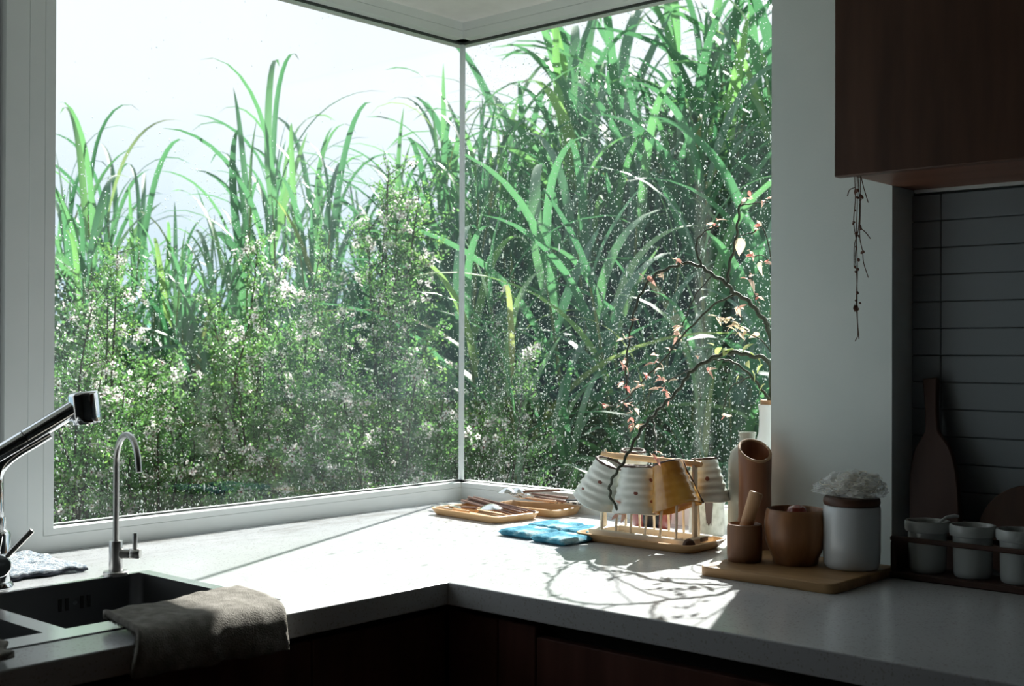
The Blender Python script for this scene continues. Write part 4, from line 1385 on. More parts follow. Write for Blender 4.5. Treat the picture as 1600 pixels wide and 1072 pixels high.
for k, (x, lab) in enumerate(((1.3515, 'small white glazed jar with a pale spoon handle, next to the pillar'), (1.4275, 'small white glazed jar second from the pillar in the rack'), (1.5035, 'small white glazed jar third from the pillar, before the round board'))):
    j = thing('spice_jar', lab, 'jar', (x, -0.278, 0.9120), group='white jars in the wooden rack')
    link('body', jar_me, 'jar_glaze', j)
    link('contents', lathe_me([(0, 0.074), (0.012, 0.0745), (0.022, 0.071), (0.0290, 0.068), (0.0285, 0.05), (0, 0.05)], 30), 'dark_wood', j)
tube('tea_spoon', [(1.352, -0.272, 0.9835), (1.362, -0.262, 0.9905), (1.372, -0.250, 1.0010), (1.383, -0.240, 1.0035), (1.388, -0.236, 1.0025)], [0.0045, 0.0028, 0.0026, 0.0034, 0.002], 'porcelain', None, 12)
sp = bpy.data.objects['tea_spoon']
tag(sp, 'white porcelain teaspoon standing in the jar next to the pillar', 'spoon')


# leaning boards
def outline_solid(name, pts, thick, mat, loc, rot, bev=0.002):
    bm = bmesh.new()
    vs = [bm.verts.new((x, 0, z)) for x, z in pts]
    f = bm.faces.new(vs)
    ex = bmesh.ops.extrude_face_region(bm, geom=[f])
    for v in [g for g in ex['geom'] if isinstance(g, bmesh.types.BMVert)]:
        v.co.y += thick
    me = mesh_from_bm(bm, name, True, 40)
    o = link(name, me, mat, None, loc, rot)
    b = o.modifiers.new('b', 'BEVEL'); b.width = bev; b.segments = 2; b.angle_limit = 0.9
    return o


pts = [(0.044, 0.0)]
half = [(0.0440, 0.0), (0.0455, 0.10), (0.0440, 0.150), (0.0400, 0.185), (0.0320, 0.212), (0.0220, 0.228), (0.0140, 0.240), (0.0115, 0.255), (0.0115, 0.290), (0.0135, 0.325), (0.0140, 0.338)]
hp = [(p.x, p.z) for p in smooth_path([(x, 0, z) for x, z in half], 3)]
pts = hp + [(-x, z) for x, z in reversed(hp)]
pb = outline_solid('paddle_board', pts, 0.013, 'paddle_wood', (1.333, -0.2000, 0.9008), (math.radians(-9.5), math.radians(-6.0), 0), 0.003)
tag(pb, 'dark wooden paddle board with long handle leaning on the tiles by the pillar', 'board')
pts = [(0.082 * math.sin(2 * PI * k / 56), 0.082 - 0.082 * math.cos(2 * PI * k / 56)) for k in range(56)]
rb = outline_solid('round_board', pts, 0.014, 'dark_wood', (1.474, -0.1950, 0.9010), (math.radians(-21), 0, 0), 0.003)
tag(rb, 'round dark wooden board leaning on the tiles behind the jars', 'board')

# ================================================================== HANGING DRIED VINE
vn = thing('dried_vine', 'bunch of dried vine tendrils with seed pods hanging under the wall cabinet', 'dried plant', (1.2640, -0.360, 1.5720))
r_ = random.Random(12)
strands = [[(0, 0, 0), (0.0005, 0, -0.05), (-0.002, 0.002, -0.10), (0.001, 0, -0.16), (-0.001, 0, -0.21), (0.002, 0, -0.262), (-0.003, 0, -0.276)],
           [(-0.004, 0, 0), (-0.003, 0, -0.04), (-0.006, 0, -0.075), (-0.001, 0, -0.11), (-0.004, 0.002, -0.135), (0.0, 0, -0.17), (0.001, 0, -0.235), (0.004, 0, -0.272)],
           [(0.005, 0.002, 0), (0.006, 0, -0.06), (0.005, 0, -0.10), (0.009, 0.002, -0.125), (0.012, 0, -0.145), (0.019, 0.003, -0.170)],
           [(0.007, 0, 0), (0.012, 0, -0.02), (0.019, 0.002, -0.045)],
           [(0.004, 0, -0.085), (0.014, 0.004, -0.095), (0.021, 0.006, -0.105)],
           [(-0.003, 0, -0.018), (-0.012, -0.003, -0.022), (-0.016, -0.003, -0.032)],
           [(0.002, 0, 0), (0.003, 0.003, -0.05), (0.001, 0.003, -0.09), (-0.006, 0.003, -0.115), (-0.005, 0, -0.15)]]
for s in strands:
    tube('tendril', smooth_path(s, 4), 0.0008, 'vine_dry', vn, 5)
pod = lathe_me([(0, 0.003), (0.0016, 0.0018), (0.0021, 0), (0.0014, -0.002), (0, -0.003)], 8)
lf_me = mesh_pd([(0, 0, 0), (0.003, 0.001, -0.003), (0.0035, 0.002, -0.007), (0, 0.003, -0.011), (-0.0035, 0.001, -0.007), (-0.003, -0.001, -0.003), (0, 0.002, -0.006)],
                [(0, 1, 6), (1, 2, 6), (2, 3, 6), (3, 4, 6), (4, 5, 6), (5, 0, 6)])
for (x, z) in [(-0.001, -0.022), (0.002, -0.024), (0.005, -0.033), (0.009, -0.036), (0.001, -0.036), (0.006, -0.040), (-0.003, -0.057), (-0.008, -0.076), (-0.007, -0.079), (0.004, -0.084), (0.006, -0.088), (-0.002, -0.095), (0.001, -0.100),
               (-0.003, -0.118), (0.008, -0.128), (0.012, -0.127), (0.003, -0.140), (-0.003, -0.152), (0.002, -0.156), (-0.002, -0.160), (0.0, -0.195), (-0.002, -0.208), (0.004, -0.212), (-0.003, -0.222)]:
    o = link('pod', pod, 'vine_leaf_dry', vn, (x + 0.001, r_.uniform(-0.003, 0.003), z), (r_.uniform(-1, 1), r_.uniform(-1, 1), 0))
    o.scale = (r_.uniform(0.7, 1.3),) * 3
for (x, z) in [(0.0, -0.020), (0.006, -0.030), (0.004, -0.026), (0.001, -0.215), (-0.003, -0.212), (0.004, -0.220)]:
    link('dry_leaf', lf_me, 'vine_leaf_dry', vn, (x, 0, z), (r_.uniform(-0.6, 0.6), r_.uniform(-0.8, 0.8), r_.uniform(0, 6)))

# ================================================================== ZIGZAG BRANCHES IN THE WHITE VASE
STEMS={
 'B':[ (0.954,-0.110,1.259),(0.922,-0.120,1.269),(0.893,-0.130,1.276),(0.869,-0.140,1.273),(0.847,-0.160,1.261),(0.819,-0.180,1.238),(0.811,-0.190,1.221),(0.806,-0.220,1.193),(0.799,-0.250,1.172),(0.794,-0.280,1.150),(0.791,-0.310,1.129),(0.791,-0.340,1.100),(0.789,-0.370,1.065),(0.780,-0.385,1.042),(0.768,-0.385,1.018),(0.768,-0.380,0.994),(0.782,-0.370,0.965) ],
 'B2':[ (0.793,-0.280,1.144),(0.813,-0.300,1.122),(0.859,-0.360,1.084) ],
 'A':[ (0.947,-0.100,1.186),(0.933,-0.100,1.201),(0.917,-0.110,1.227),(0.893,-0.120,1.249),(0.869,-0.120,1.260),(0.853,-0.130,1.261),(0.841,-0.150,1.261) ],
 'C':[ (0.948,-0.100,1.322),(0.944,-0.100,1.335),(0.921,-0.100,1.360),(0.898,-0.100,1.383),(0.875,-0.110,1.397),(0.860,-0.120,1.418),(0.834,-0.130,1.435),(0.809,-0.130,1.452),(0.774,-0.140,1.461),(0.761,-0.150,1.455),(0.725,-0.160,1.443),(0.700,-0.170,1.418),(0.681,-0.180,1.375),(0.669,-0.180,1.334),(0.667,-0.190,1.281),(0.662,-0.190,1.229),(0.666,-0.190,1.186) ],
 'C1':[ (0.866,-0.120,1.417),(0.869,-0.120,1.450),(0.883,-0.120,1.495),(0.889,-0.120,1.536),(0.895,-0.120,1.575),(0.904,-0.120,1.581) ],
 'C1b':[ (0.889,-0.120,1.572),(0.916,-0.110,1.576),(0.953,-0.110,1.576) ],
 'C2':[ (0.809,-0.130,1.457),(0.797,-0.130,1.484),(0.800,-0.130,1.509),(0.828,-0.140,1.525),(0.852,-0.140,1.531) ],
 'D':[ (0.875,-0.110,1.393),(0.834,-0.120,1.374),(0.797,-0.130,1.339),(0.761,-0.140,1.302),(0.730,-0.150,1.260),(0.693,-0.160,1.224),(0.656,-0.170,1.183),(0.616,-0.180,1.161),(0.591,-0.190,1.168) ],
 'E':[ (0.834,-0.130,1.432),(0.790,-0.120,1.396),(0.767,-0.120,1.355),(0.751,-0.120,1.318),(0.735,-0.120,1.293) ],
 'F':[ (0.948,-0.100,1.286),(0.905,-0.100,1.315),(0.881,-0.110,1.335),(0.852,-0.120,1.343),(0.834,-0.120,1.352) ],
 'G':[ (0.830,-0.170,1.248),(0.794,-0.160,1.237),(0.726,-0.160,1.206),(0.694,-0.170,1.176),(0.673,-0.180,1.161) ],
 'H':[ (0.911,-0.110,1.227),(0.875,-0.120,1.206),(0.866,-0.130,1.175),(0.862,-0.130,1.155) ],
 'I':[ (0.954,-0.110,1.460),(0.916,-0.120,1.468) ],
 'J':[ (0.943,-0.110,1.523),(0.922,-0.120,1.516),(0.892,-0.120,1.512) ],
 'K':[ (0.916,-0.110,1.428),(0.921,-0.100,1.367) ],
}
LPINK =[ (0.910,-0.125,1.588),(0.917,-0.120,1.590),(0.952,-0.110,1.583),(0.940,-0.110,1.579),(0.849,-0.140,1.537),(0.840,-0.140,1.529),(0.855,-0.140,1.543),(0.897,-0.125,1.490),(0.932,-0.120,1.523),(0.943,-0.120,1.530),(0.912,-0.120,1.472),(0.917,-0.120,1.480),(0.936,-0.115,1.459),(0.949,-0.115,1.453),(0.916,-0.110,1.429),(0.912,-0.115,1.424),(0.925,-0.105,1.380),(0.928,-0.105,1.390),(0.882,-0.115,1.368),(0.893,-0.115,1.368),(0.766,-0.150,1.468),(0.772,-0.150,1.462),(0.738,-0.165,1.433),(0.733,-0.165,1.439),(0.695,-0.175,1.434),(0.703,-0.175,1.431),(0.673,-0.185,1.343),(0.657,-0.190,1.304),(0.673,-0.190,1.306),(0.652,-0.195,1.255),(0.662,-0.195,1.249),(0.659,-0.195,1.212),(0.669,-0.195,1.207),(0.740,-0.125,1.327),(0.750,-0.125,1.330),(0.743,-0.125,1.317),(0.750,-0.125,1.310),(0.741,-0.145,1.282),(0.716,-0.155,1.266),(0.709,-0.155,1.249),(0.712,-0.155,1.236),(0.722,-0.155,1.256),(0.735,-0.160,1.215),(0.726,-0.165,1.202),(0.736,-0.165,1.197),(0.747,-0.165,1.192),(0.731,-0.160,1.223),(0.748,-0.160,1.215),(0.689,-0.165,1.231),(0.698,-0.165,1.223),(0.671,-0.170,1.202),(0.681,-0.170,1.209),(0.646,-0.175,1.170),(0.638,-0.175,1.165),(0.658,-0.175,1.168),(0.675,-0.180,1.159),(0.672,-0.180,1.147),(0.602,-0.190,1.165),(0.612,-0.190,1.162),(0.750,-0.300,1.143),(0.762,-0.300,1.137),(0.754,-0.300,1.127),(0.771,-0.300,1.132),(0.846,-0.165,1.248),(0.851,-0.165,1.238),(0.826,-0.165,1.264),(0.859,-0.130,1.150),(0.868,-0.130,1.147),(0.856,-0.360,1.076),(0.865,-0.360,1.074),(0.871,-0.360,1.082),(0.848,-0.360,1.080),(0.786,-0.370,0.969),(0.781,-0.375,0.962),(0.791,-0.370,0.962),(0.776,-0.375,0.991),(0.797,-0.360,0.973) ]
LPALE =[ (0.837,-0.120,1.350),(0.852,-0.120,1.345),(0.864,-0.120,1.342),(0.873,-0.115,1.338),(0.882,-0.115,1.331),(0.870,-0.115,1.326),(0.894,-0.110,1.326),(0.903,-0.105,1.316),(0.888,-0.110,1.316),(0.918,-0.100,1.306) ]
LGREEN =[ (0.845,-0.140,1.290),(0.854,-0.130,1.286),(0.871,-0.130,1.283),(0.884,-0.125,1.282),(0.900,-0.120,1.277),(0.915,-0.120,1.273),(0.927,-0.115,1.268),(0.912,-0.120,1.258),(0.919,-0.115,1.239),(0.941,-0.110,1.252),(0.893,-0.120,1.228),(0.943,-0.105,1.213) ]

zp = thing('branch_arrangement', 'dark zigzag branches with small pink and cream leaves arching from the white vase', 'plant', (0.943, -0.085, 1.17))
ZL = Vector(zp.location)


def zig(pts, amp, sub=5, seed=0):
    P = smooth_path(pts, sub)
    r = random.Random(seed)
    out = []
    for i, p in enumerate(P):
        q = p.copy()
        if 0 < i < len(P) - 1:
            t = (P[i + 1] - P[i - 1]).normalized()
            s = t.cross(Vector((0.66, -0.75, 0))).normalized()
            q += s * amp * (1 if i % 4 in (0, 1) else -1) * r.uniform(0.6, 1.2)
        out.append(q - ZL)
    return out


mouth = (0.943, -0.085, 1.176)
ROOT = {'B': [mouth, (0.950, -0.092, 1.205)], 'A': [mouth], 'C': [mouth, (0.955, -0.085, 1.25)], 'F': [mouth, (0.962, -0.088, 1.22)],
        'I': [(0.957, -0.09, 1.30), (0.975, -0.10, 1.36)], 'J': [(0.968, -0.098, 1.35), (0.965, -0.10, 1.40)]}
RAD = {'B': (0.0048, 0.0025), 'A': (0.0036, 0.0016), 'C': (0.0055, 0.0018), 'C1': (0.0037, 0.0022), 'C2': (0.0026, 0.0017), 'D': (0.0026, 0.0012), 'B2': (0.0024, 0.0017)}
for k, v in STEMS.items():
    pts = [Vector(p) for p in (ROOT.get(k, []) + v)]
    if len(pts) < 3:
        pts = [pts[0], pts[0].lerp(pts[1], 0.5), pts[1]]
    r0, r1 = RAD.get(k, (0.0016, 0.0009))
    P = zig(pts, 0.0015 if k in ('B', 'C', 'C1', 'B2') else 0.0008, 5, len(k) * 3)
    n = len(P)
    tube('branch', P, [r0 + (r1 - r0) * (i / (n - 1)) for i in range(n)], 'stem_dark', zp, 8)


def small_leaf(L, W, curl, seed):
    V, F = [], []
    n = 7
    for i in range(n):
        s = i / (n - 1)
        w = W * math.sin(PI * min(1, 0.06 + s * 0.94) ** 0.72) * (1 - 0.1 * s)
        x = L * s
        z = -curl * L * s * s
        V += [(x, -w, z + w * 0.35), (x, 0, z), (x, w, z + w * 0.35)]
    for i in range(n - 1):
        a = i * 3
        F += [(a, a + 3, a + 4, a + 1), (a + 1, a + 4, a + 5, a + 2)]
    return mesh_pd(V, F, 'small_leaf')


PINK = [small_leaf(0.015, 0.0033, 0.35, 0), small_leaf(0.012, 0.0028, -0.2, 1), small_leaf(0.018, 0.0040, 0.6, 2), small_leaf(0.010, 0.0026, 0.1, 3)]
PALE = [small_leaf(0.020, 0.0055, 0.3, 4), small_leaf(0.016, 0.0045, 0.5, 5)]
BIG = small_leaf(0.036, 0.0115, 0.2, 6)
r_ = random.Random(21)


def put_leaf(me, mat, p, down=0.0, s=1.0):
    o = link('leaf', me if not me.materials else me, mat, zp, Vector(p) - ZL)
    o.rotation_euler = (r_.uniform(-0.9, 0.9), r_.uniform(-0.9, 1.0) + down, r_.uniform(0, 2 * PI))
    o.scale = (s * r_.uniform(0.9, 1.5),) * 3
    return o


for p in LPINK:
    if p == LPINK[7]:
        continue
    for q in range(2):
        put_leaf(PINK[r_.randrange(4)], 'devil_pink', Vector(p) + Vector((r_.uniform(-1, 1), r_.uniform(-1, 1), r_.uniform(-1, 1))) * 0.003)
bigm = BIG
o = link('leaf', bigm, 'devil_pale', zp, Vector(LPINK[7]) - ZL + Vector((0.0, 0, 0.016)))
o.rotation_euler = (PI * 0.5, PI * 0.5, math.radians(44))
o['label'] = 'large pale cream heart-shaped leaf'
for p in LPALE:
    for q in range(2):
        put_leaf(PALE[r_.randrange(2)], 'devil_pale', Vector(p) + Vector((r_.uniform(-1, 1), 0, r_.uniform(-1, 1))) * 0.003, 0, 0.8)
PG = [small_leaf(0.022, 0.0058, 0.2, 7), small_leaf(0.018, 0.0050, 0.5, 8)]
for p in LGREEN:
    put_leaf(PG[r_.randrange(2)], 'devil_green', p, 0, 0.95)


# ================================================================== GARDEN
def garden(lat, dist, z=0.0):
    """a spot in the garden: dist metres out along the view axis of the room corner, lat metres across it"""
    r2 = Vector((0.748, 0.664, 0)).normalized()
    f2 = Vector((-0.664, 0.748, 0)).normalized()
    p = Vector((EYE.x, EYE.y, 0)) + f2 * dist + r2 * lat
    p.z = z
    return p


def blade_me(L, W, a0, a1, powr, seed, segs=11, fold=0.25):
    """strap leaf growing out of the origin in the XZ plane; a0, a1 = start and end angle from vertical"""
    r = random.Random(seed)
    V, F = [], []
    p = Vector((0, 0, 0))
    tw = r.uniform(-0.5, 0.5)
    for i in range(segs + 1):
        s = i / segs
        a = a0 + (a1 - a0) * s ** powr
        w = W * 0.5 * min(1, 0.45 + s * 3.2) * (1 - s ** 3.2) ** 0.8 + 0.0008
        d = Vector((math.sin(a), 0, math.cos(a)))
        n = Vector((-math.cos(a), 0, math.sin(a)))
        t = tw * s
        side = (Vector((0, 1, 0)) * math.cos(t) + n * math.sin(t))
        nn = (n * math.cos(t) - Vector((0, 1, 0)) * math.sin(t))
        wob = Vector((0, 0.02 * math.sin(3 * s + seed), 0)) * L
        c = p + wob
        V += [c - side * w + nn * w * fold, c, c + side * w + nn * w * fold]
        p = p + d * (L / segs)
    for i in range(segs):
        a = i * 3
        F += [(a, a + 1, a + 4, a + 3), (a + 1, a + 2, a + 5, a + 4)]
    return mesh_pd(V, F, 'cane_leaf')


BL = []
for k in range(14):
    r2 = random.Random(100 + k)
    a0 = math.radians(r2.uniform(10, 34))
    a1 = math.radians([70, 110, 150, 170, 60, 130, 165][k % 7] + r2.uniform(-10, 10))
    BL.append(blade_me(r2.uniform(0.75, 1.15), r2.uniform(0.040, 0.062), a0, a1, r2.uniform(1.2, 2.2), k))
UP = [blade_me(0.80, 0.032, math.radians(4), math.radians(70), 2.4, 50), blade_me(0.95, 0.036, math.radians(9), math.radians(125), 2.2, 51), blade_me(0.6, 0.028, math.radians(2), math.radians(24), 1.2, 52), blade_me(0.85, 0.031, math.radians(12), math.radians(155), 2.4, 53), blade_me(0.9, 0.034, math.radians(18), math.radians(105), 1.6, 54)]
DRYB = [blade_me(0.7, 0.035, math.radians(60), math.radians(176), 0.6, 60), blade_me(0.55, 0.03, math.radians(40), math.radians(170), 0.5, 61)]
for m in BL + UP:
    m.materials.append(MATS['cane_leaf'])
for m in DRYB:
    m.materials.append(MATS['cane_leaf_dry'])


def cane_proto(h, nleaf, seed):
    r = random.Random(seed)
    t = bpy.data.objects.new('cane_plant', None)
    COL.objects.link(t)
    bend = Vector((r.uniform(-0.08, 0.08), r.uniform(-0.08, 0.08), 0))
    pts, rad = [], []
    for i in range(9):
        s = i / 8
        pts.append(Vector((0, 0, h * s)) + bend * h * s * s)
        rad.append(0.0105 * (1 - 0.55 * s))
    st = tube('stalk', pts, rad, 'cane_stalk', t, 6)
    kids = [st]
    az = r.uniform(0, 6.28)
    for i in range(nleaf):
        s = 0.30 + 0.70 * i / (nleaf - 1)
        if i >= nleaf - 5:
            me = UP[r.randrange(5)]
            sc_ = r.uniform(0.9, 1.2)
        elif s < 0.42 and r.random() < 0.5:
            me, sc_ = DRYB[r.randrange(2)], r.uniform(0.8, 1.2)
        else:
            me, sc_ = BL[r.randrange(len(BL))], r.uniform(0.75, 1.15)
        o = bpy.data.objects.new('leaf', me)
        COL.objects.link(o)
        o.parent = t
        o.location = Vector((0, 0, h * s)) + bend * h * s * s
        az += PI + r.uniform(-0.6, 0.6)
        o.rotation_euler = (r.uniform(-0.12, 0.12), r.uniform(-0.12, 0.12), az)
        o.scale = (sc_, sc_ * r.uniform(0.85, 1.1), sc_)
        kids.append(o)
    KIDS[t.name] = kids
    return t


protos = [cane_proto(2.0, n_, s_) for n_, s_ in ((12, 1), (13, 2), (12, 3), (14, 4), (13, 5), (12, 6))]
used = set()
r_ = random.Random(33)


def plant_cane(p, h, wide, label, group):
    k = r_.randrange(6)
    if k in used:
        t = copy_tree(protos[k])
    else:
        used.add(k)
        t = protos[k]
    t.location = p
    t.rotation_euler = (r_.uniform(-0.06, 0.06), r_.uniform(-0.06, 0.06), r_.uniform(0, 6.28))
    s = h / 2.0
    t.scale = (s * wide, s * wide, s)
    tag(t, label, 'cane plant', group)
    return t


LBL_R = 'tall broad-leaved green cane in the dense stand behind the pane beside the pillar'
LBL_L = 'tall slender green cane rising against the sky behind the pane over the sink'
LBL_F = 'broad-leaved cane in the front row close outside the pane beside the pillar'
# front row: short enough to stay below the sun's path
for i in range(22):
    dist = r_.uniform(4.25, 4.9)
    lat = r_.uniform(-0.05, 1.0) * dist / 4.2
    plant_cane(garden(lat, dist), r_.uniform(0.85, 1.2), 1.3, LBL_F, 'front row of canes by the pillar pane')
for i in range(8):
    dist = 4.55 + 0.08 * i
    lat = (-0.02 + 0.13 * i + r_.uniform(-0.03, 0.03)) * dist / 4.4
    plant_cane(garden(lat, dist), r_.uniform(1.35, 1.65), 1.6, 'taller arching cane with broad silvery drooping leaves just outside the pillar pane', 'broad silvery canes by the pillar pane')
# dense stand
for i in range(78):
    dist = 5.8 + 3.0 * (i / 77) + r_.uniform(-0.1, 0.1)
    lat = (-0.42 + 1.60 * ((i * 0.618) % 1)) * dist / 4.8
    u = ((i * 0.618) % 1)
    ztop = 1.28 + (0.09 + 0.13 * u + r_.uniform(-0.05, 0.05)) * dist
    plant_cane(garden(lat, dist), min(max(1.5, ztop), (0.66 if u > 0.45 else 0.62) * dist - (2.15 if u > 0.45 else 2.55)), 1.3, LBL_R, 'dense stand of canes behind the pillar pane')
# open stand behind the sink pane
for i in range(64):
    dist = 6.0 + 2.6 * ((i * 0.7548) % 1)
    u = ((i * 0.618 + 0.1) % 1)
    lat = (-0.375 + 0.40 * u) * dist
    ztop = 1.28 + (0.050 + 0.055 * u + 0.035 * math.sin(u * 17) + r_.uniform(-0.03, 0.03)) * dist
    plant_cane(garden(lat, dist), max(1.2, ztop), 0.9, LBL_L, 'open stand of canes behind the sink pane')


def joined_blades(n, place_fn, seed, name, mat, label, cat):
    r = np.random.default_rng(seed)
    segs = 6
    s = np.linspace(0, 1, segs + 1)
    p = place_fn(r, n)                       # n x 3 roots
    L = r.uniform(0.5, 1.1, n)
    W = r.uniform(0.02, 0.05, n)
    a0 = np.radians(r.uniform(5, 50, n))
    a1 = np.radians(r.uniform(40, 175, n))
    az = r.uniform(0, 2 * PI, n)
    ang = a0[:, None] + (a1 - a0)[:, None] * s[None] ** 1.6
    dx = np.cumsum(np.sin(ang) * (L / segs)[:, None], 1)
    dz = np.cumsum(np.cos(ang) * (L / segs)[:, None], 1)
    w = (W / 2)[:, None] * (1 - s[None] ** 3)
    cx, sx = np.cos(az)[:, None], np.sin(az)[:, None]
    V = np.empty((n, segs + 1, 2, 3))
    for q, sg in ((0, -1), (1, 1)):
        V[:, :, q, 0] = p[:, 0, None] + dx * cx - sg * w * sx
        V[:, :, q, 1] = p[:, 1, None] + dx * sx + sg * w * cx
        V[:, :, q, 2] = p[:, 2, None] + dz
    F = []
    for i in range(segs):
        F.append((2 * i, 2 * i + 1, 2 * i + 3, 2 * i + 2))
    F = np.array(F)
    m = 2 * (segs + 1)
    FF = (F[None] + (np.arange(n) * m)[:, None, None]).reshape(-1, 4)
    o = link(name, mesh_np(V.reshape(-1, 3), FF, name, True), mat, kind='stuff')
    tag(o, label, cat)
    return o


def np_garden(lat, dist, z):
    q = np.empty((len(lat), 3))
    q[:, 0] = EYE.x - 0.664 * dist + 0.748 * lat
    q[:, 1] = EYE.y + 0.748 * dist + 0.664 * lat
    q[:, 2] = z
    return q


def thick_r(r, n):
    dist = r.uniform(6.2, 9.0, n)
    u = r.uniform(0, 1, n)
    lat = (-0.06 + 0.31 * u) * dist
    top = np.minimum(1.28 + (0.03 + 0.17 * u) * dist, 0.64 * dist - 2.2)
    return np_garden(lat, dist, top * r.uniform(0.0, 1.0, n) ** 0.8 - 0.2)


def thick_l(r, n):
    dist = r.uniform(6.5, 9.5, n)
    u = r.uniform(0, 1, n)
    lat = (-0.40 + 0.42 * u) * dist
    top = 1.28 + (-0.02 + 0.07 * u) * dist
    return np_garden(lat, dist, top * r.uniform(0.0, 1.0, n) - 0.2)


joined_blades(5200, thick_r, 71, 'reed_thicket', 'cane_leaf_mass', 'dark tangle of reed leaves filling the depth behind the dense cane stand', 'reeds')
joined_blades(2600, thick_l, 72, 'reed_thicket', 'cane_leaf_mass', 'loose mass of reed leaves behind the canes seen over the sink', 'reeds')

# ------------------------------------------------------------------ tea-tree bushes with small white flowers
FT_V = [(0, 0, 0.001)]
PET = []
for k in range(5):
    a = 2 * PI * k / 5
    c, s = math.cos(a), math.sin(a)
    c1, s1 = math.cos(a + 0.50), math.sin(a + 0.50)
    c0, s0 = math.cos(a - 0.50), math.sin(a - 0.50)
    b = len(PET) * 4
    PET.append([(0.18 * c, 0.18 * s, 0.0), (0.75 * c1, 0.75 * s1, 0.22), (1.08 * c, 1.08 * s, 0.12), (0.75 * c0, 0.75 * s0, 0.22)])
FLV = np.array([p for q in PET for p in q] + [(0.30, 0, 0.12), (0, 0.30, 0.12), (-0.30, 0, 0.12), (0, -0.30, 0.12)])
FLF = np.array([[4 * k, 4 * k + 3, 4 * k + 2, 4 * k + 1] for k in range(5)] + [[20, 21, 22, 23]])
FLM = np.array([0] * 5 + [1])
flower_me = mesh_np(FLV * 0.0078, FLF, 'flower', False, FLM)
flower_me.materials.append(MATS['petal_single'])
flower_me.materials.append(MATS['flower_heart'])


def rot_mats(r, n, up_bias=0.0, toward=None):
    z = r.normal(size=(n, 3))
    z[:, 2] += up_bias
    if toward is not None:
        z += np.array(toward)[None]
    z /= np.linalg.norm(z, axis=1)[:, None]
    h = r.normal(size=(n, 3))
    x = np.cross(h, z)
    x /= np.linalg.norm(x, axis=1)[:, None]
    y = np.cross(z, x)
    return x, y, z


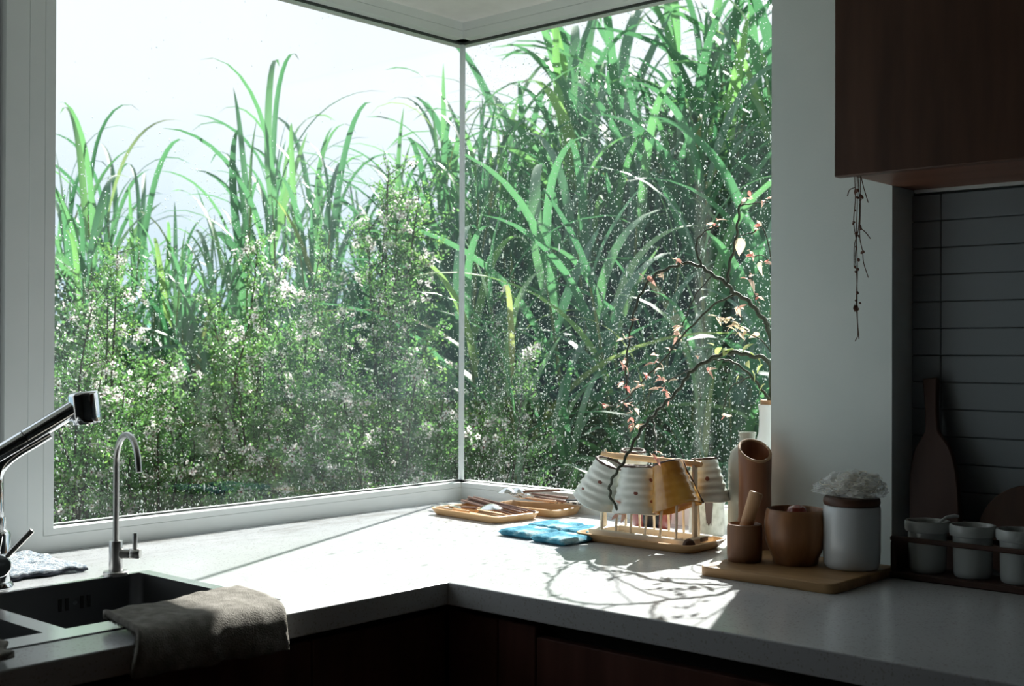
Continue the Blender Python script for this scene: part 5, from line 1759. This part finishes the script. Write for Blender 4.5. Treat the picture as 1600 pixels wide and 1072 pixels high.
def bush(label, lat, dist, top, rad, nst, seed, leaves=8000, flowers=520, shoots=0, dense_from=0.35, fsize=1.0, singles=22):
    r = np.random.default_rng(seed)
    rr = random.Random(seed)
    base = garden(lat, dist, 0.0)
    leaves = int(leaves * 1.3)
    t = thing('flowering_bush', label, 'bush', base, group=None)
    lines, anchors, tips = [], [], []
    for k in range(nst):
        a = 2 * PI * (k + rr.random()) / nst
        q = rr.uniform(0.15, 1.0)
        hgt = top * (1 - 0.30 * q * q) * rr.uniform(0.86, 1.0)
        if k < shoots:
            q, hgt = rr.uniform(0.1, 0.5), top * rr.uniform(1.0, 1.14)
        end = Vector((rad * q * math.cos(a), rad * q * math.sin(a), hgt))
        mid = Vector((end.x * 0.35, end.y * 0.35, hgt * 0.5)) + Vector((rr.uniform(-1, 1), rr.uniform(-1, 1), 0)) * 0.06
        P = smooth_path([Vector((0, 0, -0.05)) + Vector((rr.uniform(-.04, .04), rr.uniform(-.04, .04), 0)), mid, end.lerp(mid, 0.35) + Vector((rr.uniform(-1, 1), rr.uniform(-1, 1), 0)) * 0.04, end], 5)
        n = len(P)
        lines.append((P, [0.0075 * (1 - 0.85 * i / (n - 1)) + 0.0008 for i in range(n)]))
        ntw = int(17 * top / 1.3)
        for j in range(ntw):
            s = dense_from + (1 - dense_from) * (j + rr.random()) / ntw
            i0 = min(n - 2, int(s * (n - 1)))
            p = P[i0].lerp(P[i0 + 1], s * (n - 1) - i0)
            out = Vector((p.x, p.y, 0))
            out = out.normalized() if out.length > 0.02 else Vector((1, 0, 0))
            d = (Vector((rr.gauss(0, 1), rr.gauss(0, 1), rr.gauss(0.5, 0.6))) + out * 0.7).normalized()
            LL = rr.uniform(0.10, 0.30) * (1.15 - 0.75 * s)
            e = p + d * LL + Vector((0, 0, 0.04 * LL / 0.2))
            m2 = p.lerp(e, 0.5) + Vector((rr.uniform(-1, 1), rr.uniform(-1, 1), rr.uniform(-1, 1))) * LL * 0.12
            lines.append(([p, m2, e], [0.0018, 0.0013, 0.0006]))
            anchors.append((p, m2, e))
    tubes('branches', lines, 'bark', t, 4)
    A = np.array([[list(q) for q in w] for w in anchors])
    nA = len(A)

    def on_twigs(n, lo):
        i = r.integers(0, nA, n)
        s = r.uniform(lo, 1, n)
        p = np.where((s < 0.5)[:, None], A[i, 0] + (A[i, 1] - A[i, 0]) * (s * 2)[:, None], A[i, 1] + (A[i, 2] - A[i, 1]) * (s * 2 - 1)[:, None])
        return p
    P = on_twigs(leaves, 0.05) + r.normal(size=(leaves, 3)) * 0.011
    x, y, z = rot_mats(r, leaves, 0.3)
    Ln = r.uniform(0.009, 0.018, leaves)[:, None]
    Wn = r.uniform(0.0028, 0.0050, leaves)[:, None]
    V = np.stack([P, P + x * Ln * 0.5 + y * Wn, P + x * Ln, P + x * Ln * 0.5 - y * Wn], 1)
    F = np.arange(leaves * 4).reshape(-1, 4)
    link('foliage', mesh_np(V.reshape(-1, 3), F, 'foliage', False), 'manuka_leaf', t, kind='stuff')
    # flowers sit in little clusters
    ncl = int(flowers * 0.75) // 3
    # a third of the twigs carry the blossom, packed along their outer half
    bl = r.permutation(nA)[:max(4, int(nA * 0.34))]
    i = bl[r.integers(0, len(bl), ncl)]
    s = r.uniform(0.35, 1, ncl)
    C = np.where((s < 0.5)[:, None], A[i, 0] + (A[i, 1] - A[i, 0]) * (s * 2)[:, None], A[i, 1] + (A[i, 2] - A[i, 1]) * (s * 2 - 1)[:, None])
    P = np.repeat(C, 3, 0) + r.normal(size=(ncl * 3, 3)) * 0.012
    nf = len(P)
    x, y, z = rot_mats(r, nf, 0.6, (0.5, -0.55, 0))
    sz = r.uniform(0.0082, 0.0140, nf) * fsize
    keep = np.arange(nf)
    V = P[:, None] + sz[:, None, None] * (FLV[None, :, 0, None] * x[:, None] + FLV[None, :, 1, None] * y[:, None] + FLV[None, :, 2, None] * z[:, None])
    # the nearest ones are parts of their own
    wp = P + np.array(base)[None]
    dd = (wp[:, 0] - EYE.x) ** 2 + (wp[:, 1] - EYE.y) ** 2
    order = np.argsort(dd + 4 * (wp[:, 2] < 0.95))
    single = set(order[:singles].tolist())
    mask = np.array([i not in single for i in range(nf)])
    V = V[mask]
    F = (FLF[None] + (np.arange(len(V)) * 24)[:, None, None]).reshape(-1, 4)
    me = mesh_np(V.reshape(-1, 3), F, 'flowers', False, np.tile(FLM, len(V)))
    me.materials.append(MATS['petal'])
    me.materials.append(MATS['flower_heart'])
    link('flowers', me, None, t, kind='stuff')
    for i in order[:singles]:
        o = bpy.data.objects.new('flower', flower_me)
        COL.objects.link(o)
        o.parent = t
        mm = Matrix(((x[i][0], y[i][0], z[i][0]), (x[i][1], y[i][1], z[i][1]), (x[i][2], y[i][2], z[i][2]))).to_4x4()
        o.matrix_basis = Matrix.Translation(P[i]) @ mm @ Matrix.Scale(sz[i] / 0.0078 * 1.1, 4)
    return t


#            label                                                                         lat   dist  top   rad  stems seed
BUSHES = [
    ('white-flowered tea-tree bush just outside the window post by the sink',             -1.38, 4.05, 1.42, 0.42, 12, 1, 9000, 620, 2),
    ('low white-flowered bush seen through the gooseneck tap',                            -1.12, 3.85, 1.18, 0.40, 12, 2, 9000, 640, 0),
    ('white-flowered bush with one tall leafy spike behind the gooseneck tap',            -1.00, 4.35, 1.52, 0.42, 12, 3, 9000, 560, 2),
    ('open white-flowered bush halfway along the sink window',                            -0.74, 4.15, 1.42, 0.44, 13, 4, 9500, 640, 2),
    ('low thick flowering bush pressed near the glass, halfway along the sink window',    -0.62, 3.70, 1.10, 0.38, 12, 5, 9000, 640, 0),
    ('tallest pink-white flowering bush reaching up near the glass corner',               -0.48, 4.30, 1.78, 0.42, 13, 6, 9000, 760, 5),
    ('dense flowering bush low beside the glass corner',                                  -0.30, 3.85, 1.24, 0.40, 13, 7, 9500, 660, 1),
    ('dark twiggy flowering bush behind the tallest one at the glass corner',             -0.20, 4.55, 1.34, 0.42, 12, 8, 7000, 460, 2),
    ('low spreading flowering bush behind the others under the sink-side canes',          -0.80, 4.75, 1.22, 0.50, 13, 9, 9000, 560, 1),
    ('small flowering bush at the far end behind the window post',                        -1.62, 4.60, 1.40, 0.44, 12, 10, 8000, 420, 1),
    ('small flowering bush poking past the corner joint in front of the canes',           -0.02, 4.05, 1.20, 0.26, 8, 11, 4200, 200, 1),
]
for b_ in BUSHES:
    bush(b_[0], b_[1], b_[2], b_[3], b_[4], b_[5], b_[6], leaves=b_[7], flowers=b_[8], shoots=b_[9])


# shaded undergrowth that closes the gaps low down
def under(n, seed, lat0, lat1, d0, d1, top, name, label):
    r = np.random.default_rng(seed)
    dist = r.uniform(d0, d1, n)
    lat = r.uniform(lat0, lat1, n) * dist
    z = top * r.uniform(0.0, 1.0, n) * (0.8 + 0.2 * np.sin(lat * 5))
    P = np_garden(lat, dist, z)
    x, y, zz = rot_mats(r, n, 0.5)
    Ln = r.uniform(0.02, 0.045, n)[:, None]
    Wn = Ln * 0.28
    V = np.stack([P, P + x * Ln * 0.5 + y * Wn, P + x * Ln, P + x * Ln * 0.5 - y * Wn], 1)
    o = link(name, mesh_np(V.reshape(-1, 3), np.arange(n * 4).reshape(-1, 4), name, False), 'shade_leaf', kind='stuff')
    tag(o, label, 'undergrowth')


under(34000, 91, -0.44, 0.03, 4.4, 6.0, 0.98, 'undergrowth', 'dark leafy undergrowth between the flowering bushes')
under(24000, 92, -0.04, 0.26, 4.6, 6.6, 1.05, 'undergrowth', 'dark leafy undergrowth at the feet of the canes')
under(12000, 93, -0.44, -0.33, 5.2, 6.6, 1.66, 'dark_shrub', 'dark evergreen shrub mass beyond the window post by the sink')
